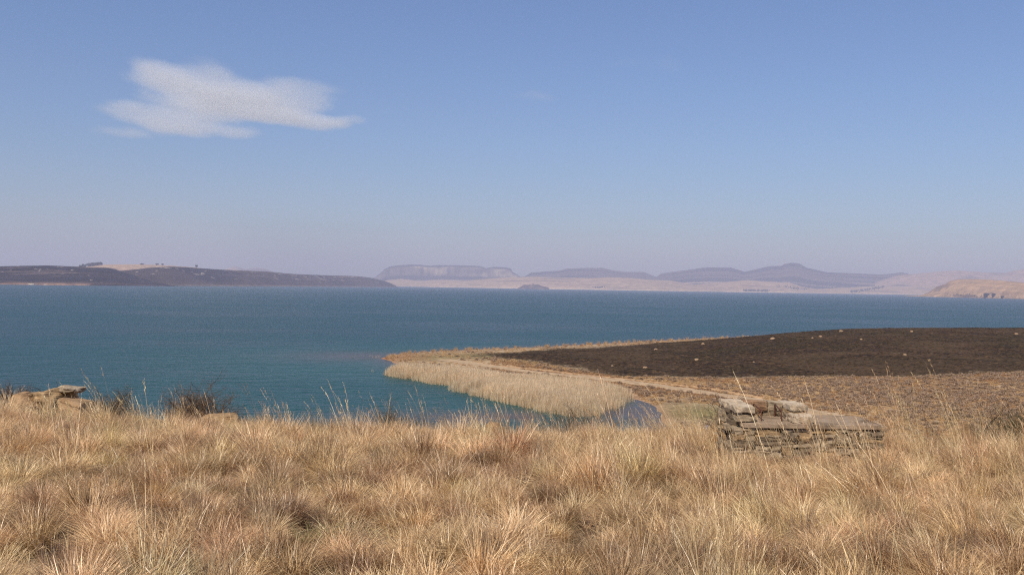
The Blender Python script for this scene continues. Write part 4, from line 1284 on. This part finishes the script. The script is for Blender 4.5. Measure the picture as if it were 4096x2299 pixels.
# ------------------------------------------------------------------ termite mounds
MOUNDS = [(2623, 1399, 1.5, 'pale termite mound left of the burnt rise, nearest the far shore'), (2812, 1377, 1.7, 'bright orange termite mound high on the burnt slope'),
          (3091, 1357, 2.2, 'wide flat termite mound near the top of the burnt slope'), (3282, 1347, 1.6, 'low termite mound left of the skyline boulder'),
          (3364, 1327, 2.2, 'largest pale mound breaking the burnt skyline'), (3647, 1327, 1.6, 'pale mound on the skyline right of the largest one'),
          (3445, 1358, 1.2, 'small pale mound just below the burnt skyline'), (2581, 1473, 1.6, 'pale mound at the lower edge of the burnt slope'),
          (2449, 1464, 0.9, 'small mound near the track at the burn edge'), (3015, 1448, 0.7, 'tiny pale mound low in the middle of the burn'),
          (3619, 1421, 1.5, 'flat orange mound in the middle right of the burn'), (3718, 1440, 0.8, 'small mound right of the flat orange one'),
          (4066, 1337, 1.6, 'pale mound near the skyline at the right edge'), (2786, 1440, 1.6, 'flat red earth patch mound low on the left of the burn'),
          (3250, 1352, 1.0, 'small mound just left of the low skyline mound')]
def mounds():
    GT = []
    for i, (px, py, w, lab) in enumerate(MOUNDS):
        u, v = ray(px, py)
        # walk the line of sight to the ground
        best = None
        ds = np.linspace(180, 620, 3000)
        zz = CAMZ - v * ds
        gz = ground(u * ds, ds)
        k = np.argmax(zz <= gz) if (zz <= gz).any() else int(np.argmin(zz - gz))
        d = ds[k]
        o = add('termite_mound', rock_mesh('termite_mound', (w * 0.42, w * 0.42, w * 0.30), 20 + i * 1.7, cuts=5, pw=2.2, rough=0.16, strata=0.0, facets=0), M_MOUND, None, (u * d, d, float(gz[k]) + w * 0.06))
        tag(o, lab, 'termite mound', 'termite mounds on the burnt slope')
mounds()

# ------------------------------------------------------------------ shrubs
def shrub(label, px, py, d, wpx, hpx, seed, leafy=1.0, col=(0.085, 0.06, 0.035), name='shrub', lean=0.0, nb=14, ground_snap=False):
    """px, py: middle of its base in the photograph"""
    rs = random.Random(seed)
    top = at_d(px, py - hpx, d)
    base = Vector((top.x, d, float(ground(np.array([top.x]), np.array([d]))[0])))
    Wd, Hh = wpx * d * K, top.z - base.z
    root = empty(name, base)
    tag(root, label, 'shrub')
    V, Fc = [], []
    tips = []
    def limb(p, q, r0, r1, sides=4):
        p, q = Vector(p), Vector(q)
        dd = (q - p)
        if dd.length < 1e-5: return
        dd.normalize(); a = dd.orthogonal().normalized(); b = dd.cross(a)
        o = len(V)
        for (c, r) in ((p, r0), (q, r1)):
            for k in range(sides):
                t = 2 * math.pi * k / sides
                V.append(tuple(c + (a * math.cos(t) + b * math.sin(t)) * r))
        for k in range(sides):
            Fc.append((o + k, o + (k + 1) % sides, o + sides + (k + 1) % sides, o + sides + k))
    def grow(p, dirv, ln, r, lev):
        q = p
        n = 3
        dv = dirv.copy()
        for s in range(n):
            dv = (dv + Vector((rs.gauss(0, 0.22), rs.gauss(0, 0.22), rs.gauss(0.03, 0.15)))).normalized()
            q2 = q + dv * ln / n
            limb(q, q2, r * (1 - s / n * 0.4), r * (1 - (s + 1) / n * 0.4))
            q = q2
            if lev > 0 and s >= 0:
                for _ in range(2 if lev > 1 else 2):
                    sd = (dv + Vector((rs.gauss(0, 0.75), rs.gauss(0, 0.75), rs.gauss(0.1, 0.5)))).normalized()
                    grow(q, sd, ln * rs.uniform(0.4, 0.65), r * 0.5, lev - 1)
            elif lev == 0:
                tips.append(q.copy())
        tips.append(q)
    r0 = max(0.004, Hh * 0.014)
    for k in range(nb):
        a = rs.uniform(0, 6.28); sp = rs.uniform(0.1, 0.95)
        dv = Vector((math.cos(a) * sp * Wd / Hh * 0.75 + lean, math.sin(a) * sp * 0.6, 1.0)).normalized()
        st = Vector((rs.gauss(0, Wd * 0.10), rs.gauss(0, Wd * 0.06), -0.1))
        ell = Hh * rs.uniform(0.55, 0.78)
        grow(st, dv, ell, r0, 2)
    add('branches', np_mesh('branches', V, Fc, True), M_WOODY, root)
    if leafy > 0:
        T = np.array([tuple(t) for t in tips])
        g = np.random.default_rng(seed)
        m = int(len(T) * 14 * leafy)
        P = T[g.integers(0, len(T), m)] + g.normal(0, Hh * 0.045, (m, 3))
        s = max(0.007, d * K * 4 * 0.35) * g.uniform(0.6, 1.4, (m, 1))
        a = g.normal(0, 1, (m, 3)); a /= np.linalg.norm(a, axis=1)[:, None]
        b = np.cross(a, g.normal(0, 1, (m, 3))); b /= np.linalg.norm(b, axis=1)[:, None]
        Q = np.stack([P - a * s, P + b * s * 0.5, P + a * s, P - b * s * 0.5], 1).reshape(-1, 3)
        fc = np.arange(m * 4).reshape(-1, 4)
        cc = np.repeat(np.array(col)[None] * g.uniform(0.6, 1.5, (m, 1)), 4, 0)
        add('foliage', np_mesh('foliage', Q, fc, False, {'Col': cc}), M_LEAF, root)
    return root
shrub('large dark brown shrub behind the long slab on the brow', 800, 1668, 31.5, 235, 105, 11, 1.1, (0.15, 0.095, 0.055), nb=22)
shrub('low dark shrub hanging on the brow right of the big rock', 455, 1655, 31.0, 100, 70, 12, 1.1, (0.11, 0.085, 0.05), nb=14)
shrub('thin twiggy bush standing behind the left ledge', 100, 1590, 30.5, 80, 75, 13, 0.45, (0.16, 0.10, 0.06), nb=7)
shrub('dark rusty bush at the far left edge of the frame', 20, 1625, 29.0, 60, 60, 18, 1.0, (0.14, 0.08, 0.045), nb=10)
shrub('brown leafless looking shrub below the brow in front of the reeds', 2290, 1735, 35.0, 250, 85, 14, 0.7, (0.17, 0.12, 0.075), nb=18)
shrub('small dark shrub beside the tall grass plume left of centre', 1575, 1715, 32.5, 75, 60, 15, 1.0, (0.10, 0.085, 0.045), nb=10)
shrub('dark green brown shrub cut off by the right edge', 4096, 1712, 29.5, 44, 52, 16, 1.2, (0.10, 0.085, 0.04), nb=12)
shrub('small rounded shrub beside the orange rock humps', 3928, 1704, 33.0, 50, 62, 17, 1.1, (0.12, 0.10, 0.06), nb=10)
shrub('bare grey thorn bush poking up behind the stone plinth', 2925, 1660, 26.0, 190, 90, 19, 0.0, name='thorn_bush', nb=9)

# ------------------------------------------------------------------ things across the lake
def far_tree(label, base, h, w, seed, col=(0.035, 0.045, 0.03), group=None):
    g = np.random.default_rng(seed)
    root = empty('far_tree', base)
    tag(root, label, 'tree', group)
    tube('trunk', [(0, 0, -1.0), (0.02 * h, 0, h * 0.3), (0, 0.02 * h, h * 0.62)], [h * 0.035, h * 0.028, h * 0.012], M_WOODY, root, 6)
    m = 420
    d = g.normal(0, 1, (m, 3)); d /= np.linalg.norm(d, axis=1)[:, None]
    lob = 0.78 + 0.22 * np.sin(3 * np.arctan2(d[:, 1], d[:, 0]) + seed) + 0.1 * g.normal(0, 1, m)
    r = lob * g.random(m) ** 0.4
    P = np.stack([d[:, 0] * r * w / 2, d[:, 1] * r * w / 2, h * 0.60 + d[:, 2] * r * h * 0.40], 1)
    s = w * 0.07 * g.uniform(0.6, 1.4, (m, 1))
    a = g.normal(0, 1, (m, 3)); a /= np.linalg.norm(a, axis=1)[:, None]
    b = np.cross(a, g.normal(0, 1, (m, 3))); b /= np.linalg.norm(b, axis=1)[:, None]
    Q = np.stack([P - a * s, P + b * s, P + a * s, P - b * s], 1).reshape(-1, 3)
    cc = np.repeat(np.array(col)[None] * g.uniform(0.6, 1.5, (m, 1)), 4, 0)
    add('crown', np_mesh('crown', Q, np.arange(m * 4).reshape(-1, 4), False, {'Col': cc}), M_TREELEAF, root)

def wood(name, label, hillname, pts, n, h, seed, spread, col=(0.032, 0.042, 0.030)):
    """a far plantation that reads as one mass: crowns as leaf clumps with trunks below"""
    g = np.random.default_rng(seed)
    Vs, Cs = [], []
    for i in range(n):
        t = g.random() * (len(pts) - 1); k = int(t); f = t - k
        px = pts[k][0] * (1 - f) + pts[k + 1][0] * f; py = pts[k][1] * (1 - f) + pts[k + 1][1] * f
        p = on_hill(hillname, px + g.normal(0, spread[0]), py + g.normal(0, spread[1]))
        if p is None: continue
        hh = h * g.uniform(0.7, 1.2); w = hh * 0.7
        m = 70
        d = g.normal(0, 1, (m, 3)); d /= np.linalg.norm(d, axis=1)[:, None]
        r = g.random(m) ** 0.4
        P = np.array(p)[None] + np.stack([d[:, 0] * r * w / 2, d[:, 1] * r * w / 2, hh * 0.55 + d[:, 2] * r * hh * 0.45], 1)
        s = w * 0.16 * g.uniform(0.6, 1.4, (m, 1))
        a = g.normal(0, 1, (m, 3)); a /= np.linalg.norm(a, axis=1)[:, None]
        b = np.cross(a, g.normal(0, 1, (m, 3))); b /= np.linalg.norm(b, axis=1)[:, None]
        Vs.append(np.stack([P - a * s, P + b * s, P + a * s, P - b * s], 1).reshape(-1, 3))
        Cs.append(np.repeat(np.array(col)[None] * g.uniform(0.6, 1.4, (m, 1)), 4, 0))
        w2 = hh * 0.02
        q = np.array(p)
        Vs.append(np.array([q + (-w2, 0, -1), q + (w2, 0, -1), q + (w2 * 0.6, 0, hh * 0.6), q + (-w2 * 0.6, 0, hh * 0.6)])); Cs.append(np.tile((0.06, 0.045, 0.035), (4, 1)))
    V = np.concatenate(Vs); C = np.concatenate(Cs)
    o = add(name, np_mesh(name, V, np.arange(len(V)).reshape(-1, 4), False, {'Col': C}), M_TREELEAF)
    tag(o, label, 'wood', None, 'stuff')

wood('far_wood', 'dark clump of trees on the left skyline', 'pale_plateau', [(318, 1070), (350, 1066.5), (385, 1062), (402, 1060)], 60, 22, 1, (4, 0.6))
wood('far_wood', 'dark plantation at the water edge below the straw hill', 'straw_shore', [(2975, 1163), (3075, 1165)], 70, 22, 2, (3, 0.8))
wood('far_wood', 'dark trees round the village across the lake', 'straw_shore', [(3110, 1146), (3160, 1150), (3190, 1157), (3230, 1156)], 60, 16, 3, (6, 2.0))
wood('far_wood', 'diagonal dark plantation climbing from the far shore', 'straw_shore', [(3400, 1168), (3450, 1163), (3500, 1155), (3535, 1147)], 110, 20, 4, (8, 2.0))
wood('far_wood', 'bushes scattered along the foot of the right headland', 'right_headland', [(3800, 1178), (3900, 1184), (3990, 1188)], 40, 6, 5, (12, 3.0), (0.05, 0.045, 0.03))
wood('far_wood', 'low dark bushes by the water right of the islet', 'straw_shore', [(2372, 1150.5), (2395, 1152), (2414, 1149)], 30, 16, 6, (4, 0.6))

def tree_at(hn, px, py, h, w, seed, label, col=(0.035, 0.045, 0.03)):
    p = on_hill(hn, px, py)
    if p is not None: far_tree(label, p, h, w, seed, col)
tree_at('dark_islet', 2132, 1140, 16, 16, 1, 'lone tree on top of the dark islet headland')
tree_at('right_headland', 3945, 1188, 27, 42, 2, 'wide dark tree at the foot of the right headland')
tree_at('right_headland', 3973, 1189, 26, 30, 3, 'round dark tree just right of the wide one')
tree_at('right_headland', 4010, 1190.5, 12, 30, 4, 'low spreading tree right of the round tree by the shore')
tree_at('burnt_ridge', 786, 1071.5, 22, 20, 5, 'single tree standing on the burnt ridge skyline')
tree_at('pale_plateau', 568, 1059.5, 12, 34, 6, 'low flat tree on the plateau skyline, left of two', (0.04, 0.045, 0.035))
tree_at('pale_plateau', 628, 1061, 16, 30, 7, 'bushy tree on the plateau skyline, middle one', (0.04, 0.045, 0.035))
tree_at('pale_plateau', 650, 1061.5, 14, 22, 8, 'rightmost small tree on the plateau skyline', (0.04, 0.045, 0.035))

def house(base, w, d, h, rot, label, group):
    root = empty('house', base)
    root.rotation_euler.z = rot
    tag(root, label, 'house', group)
    a, b = w / 2, d / 2
    V = [(-a, -b, -2), (a, -b, -2), (a, b, -2), (-a, b, -2), (-a, -b, h), (a, -b, h), (a, b, h), (-a, b, h)]
    Fc = [(0, 1, 5, 4), (1, 2, 6, 5), (2, 3, 7, 6), (3, 0, 4, 7)]
    add('wall', np_mesh('wall', V, Fc, False), M_PLASTER, root)
    a += 0.5; b += 0.5
    r = h + d * 0.32
    me = bpy.data.meshes.new('roof')
    me.from_pydata([(-a, -b, h - 0.1), (a, -b, h - 0.1), (a, b, h - 0.1), (-a, b, h - 0.1), (-a, 0, r), (a, 0, r)], [],
                   [(0, 1, 5, 4), (2, 3, 4, 5), (1, 2, 5), (3, 0, 4)])
    add('roof', me, M_ROOF, root)
rs = random.Random(3)
for k, (px, py) in enumerate([(3158, 1157), (3170, 1155), (3180, 1158), (3190, 1156), (3201, 1157.5), (3212, 1157), (3222, 1158.5), (3176, 1160), (3207, 1160)]):
    p = on_hill('straw_shore', px, py)
    if p is not None:
        house(p, rs.uniform(14, 26), rs.uniform(9, 12), rs.uniform(4, 7), rs.uniform(-0.5, 0.5), 'tiny pale house in the village across the lake', 'village houses across the lake')

def jetty():
    p = on_hill('burnt_hill', 122, 1136) or at_d(122, 1137, 4050)
    o = bpy.data.objects.new('shore_wall', None)
    root = empty('shore_wall', (p.x, p.y - 6, 0))
    tag(root, 'long pale concrete landing wall at the foot of the burnt hill', 'wall')
    L = 34 * p.y * K / 1.0
    for i, (x0, x1, z0, z1, y0, y1) in enumerate([(-L / 2, L / 2, -1.5, 3.6, 0, 6), (-L / 2 + 2, L / 2 + 0.4, 3.6, 5.6, 1.2, 6.4)]):
        V = [(x0, y0, z0), (x1, y0, z0), (x1, y1, z0), (x0, y1, z0), (x0, y0 + 0.4, z1), (x1, y0 + 0.4, z1), (x1, y1, z1), (x0, y1, z1)]
        Fc = [(0, 3, 2, 1), (4, 5, 6, 7), (0, 1, 5, 4), (1, 2, 6, 5), (2, 3, 7, 6), (3, 0, 4, 7)]
        add('wall_step', np_mesh('wall_step', V, Fc, False), M_PALECON, root)
jetty()

def sailboat():
    p = at_d(3488, 1174, 12400); p.z = 0
    root = empty('sailboat', p)
    tag(root, 'tiny white sailing boat near the far right shore', 'sailboat')
    V = []; n = 9
    for i in range(n):
        t = i / (n - 1); x = -6 + 12 * t; w = 1.9 * math.sin(math.pi * min(0.98, 0.2 + 0.78 * t)) ** 0.7
        V += [(x, -w, 1.3), (x, -w * 0.7, 0.1), (x, 0, -0.5), (x, w * 0.7, 0.1), (x, w, 1.3)]
    Fc = [(i * 5 + k, i * 5 + k + 1, (i + 1) * 5 + k + 1, (i + 1) * 5 + k) for i in range(n - 1) for k in range(4)]
    Fc += [(i * 5 + 4, i * 5, (i + 1) * 5, (i + 1) * 5 + 4) for i in range(n - 1)]
    add('hull', np_mesh('hull', V, Fc, True), M_WHITE, root)
    tube('mast', [(0.6, 0, 0.8), (0.6, 0, 16)], 0.12, M_WHITE, root, 6)
    def sail(nm, A, B, Cc, belly):
        m = 8; V = []; Fq = []
        for i in range(m + 1):
            for j in range(m + 1):
                s = i / m; t = j / m
                p = (Vector(A) * (1 - t) + Vector(B) * t) * (1 - s) + Vector(Cc) * s
                p.y += belly * math.sin(math.pi * t) * math.sin(math.pi * min(1, s + 0.15)) * (1 - s)
                V.append(tuple(p))
        o = np_mesh(nm, V, grid_faces(m + 1, m + 1), True)
        add(nm, o, M_SAIL, root)
    sail('mainsail', (0.5, 0.1, 2.2), (-5.4, 1.6, 2.2), (0.5, 0.1, 15.6), 0.8)
    sail('jib', (0.9, 0.6, 2.0), (5.8, 0.2, 1.6), (0.75, 0.1, 13.5), 0.6)
sailboat()
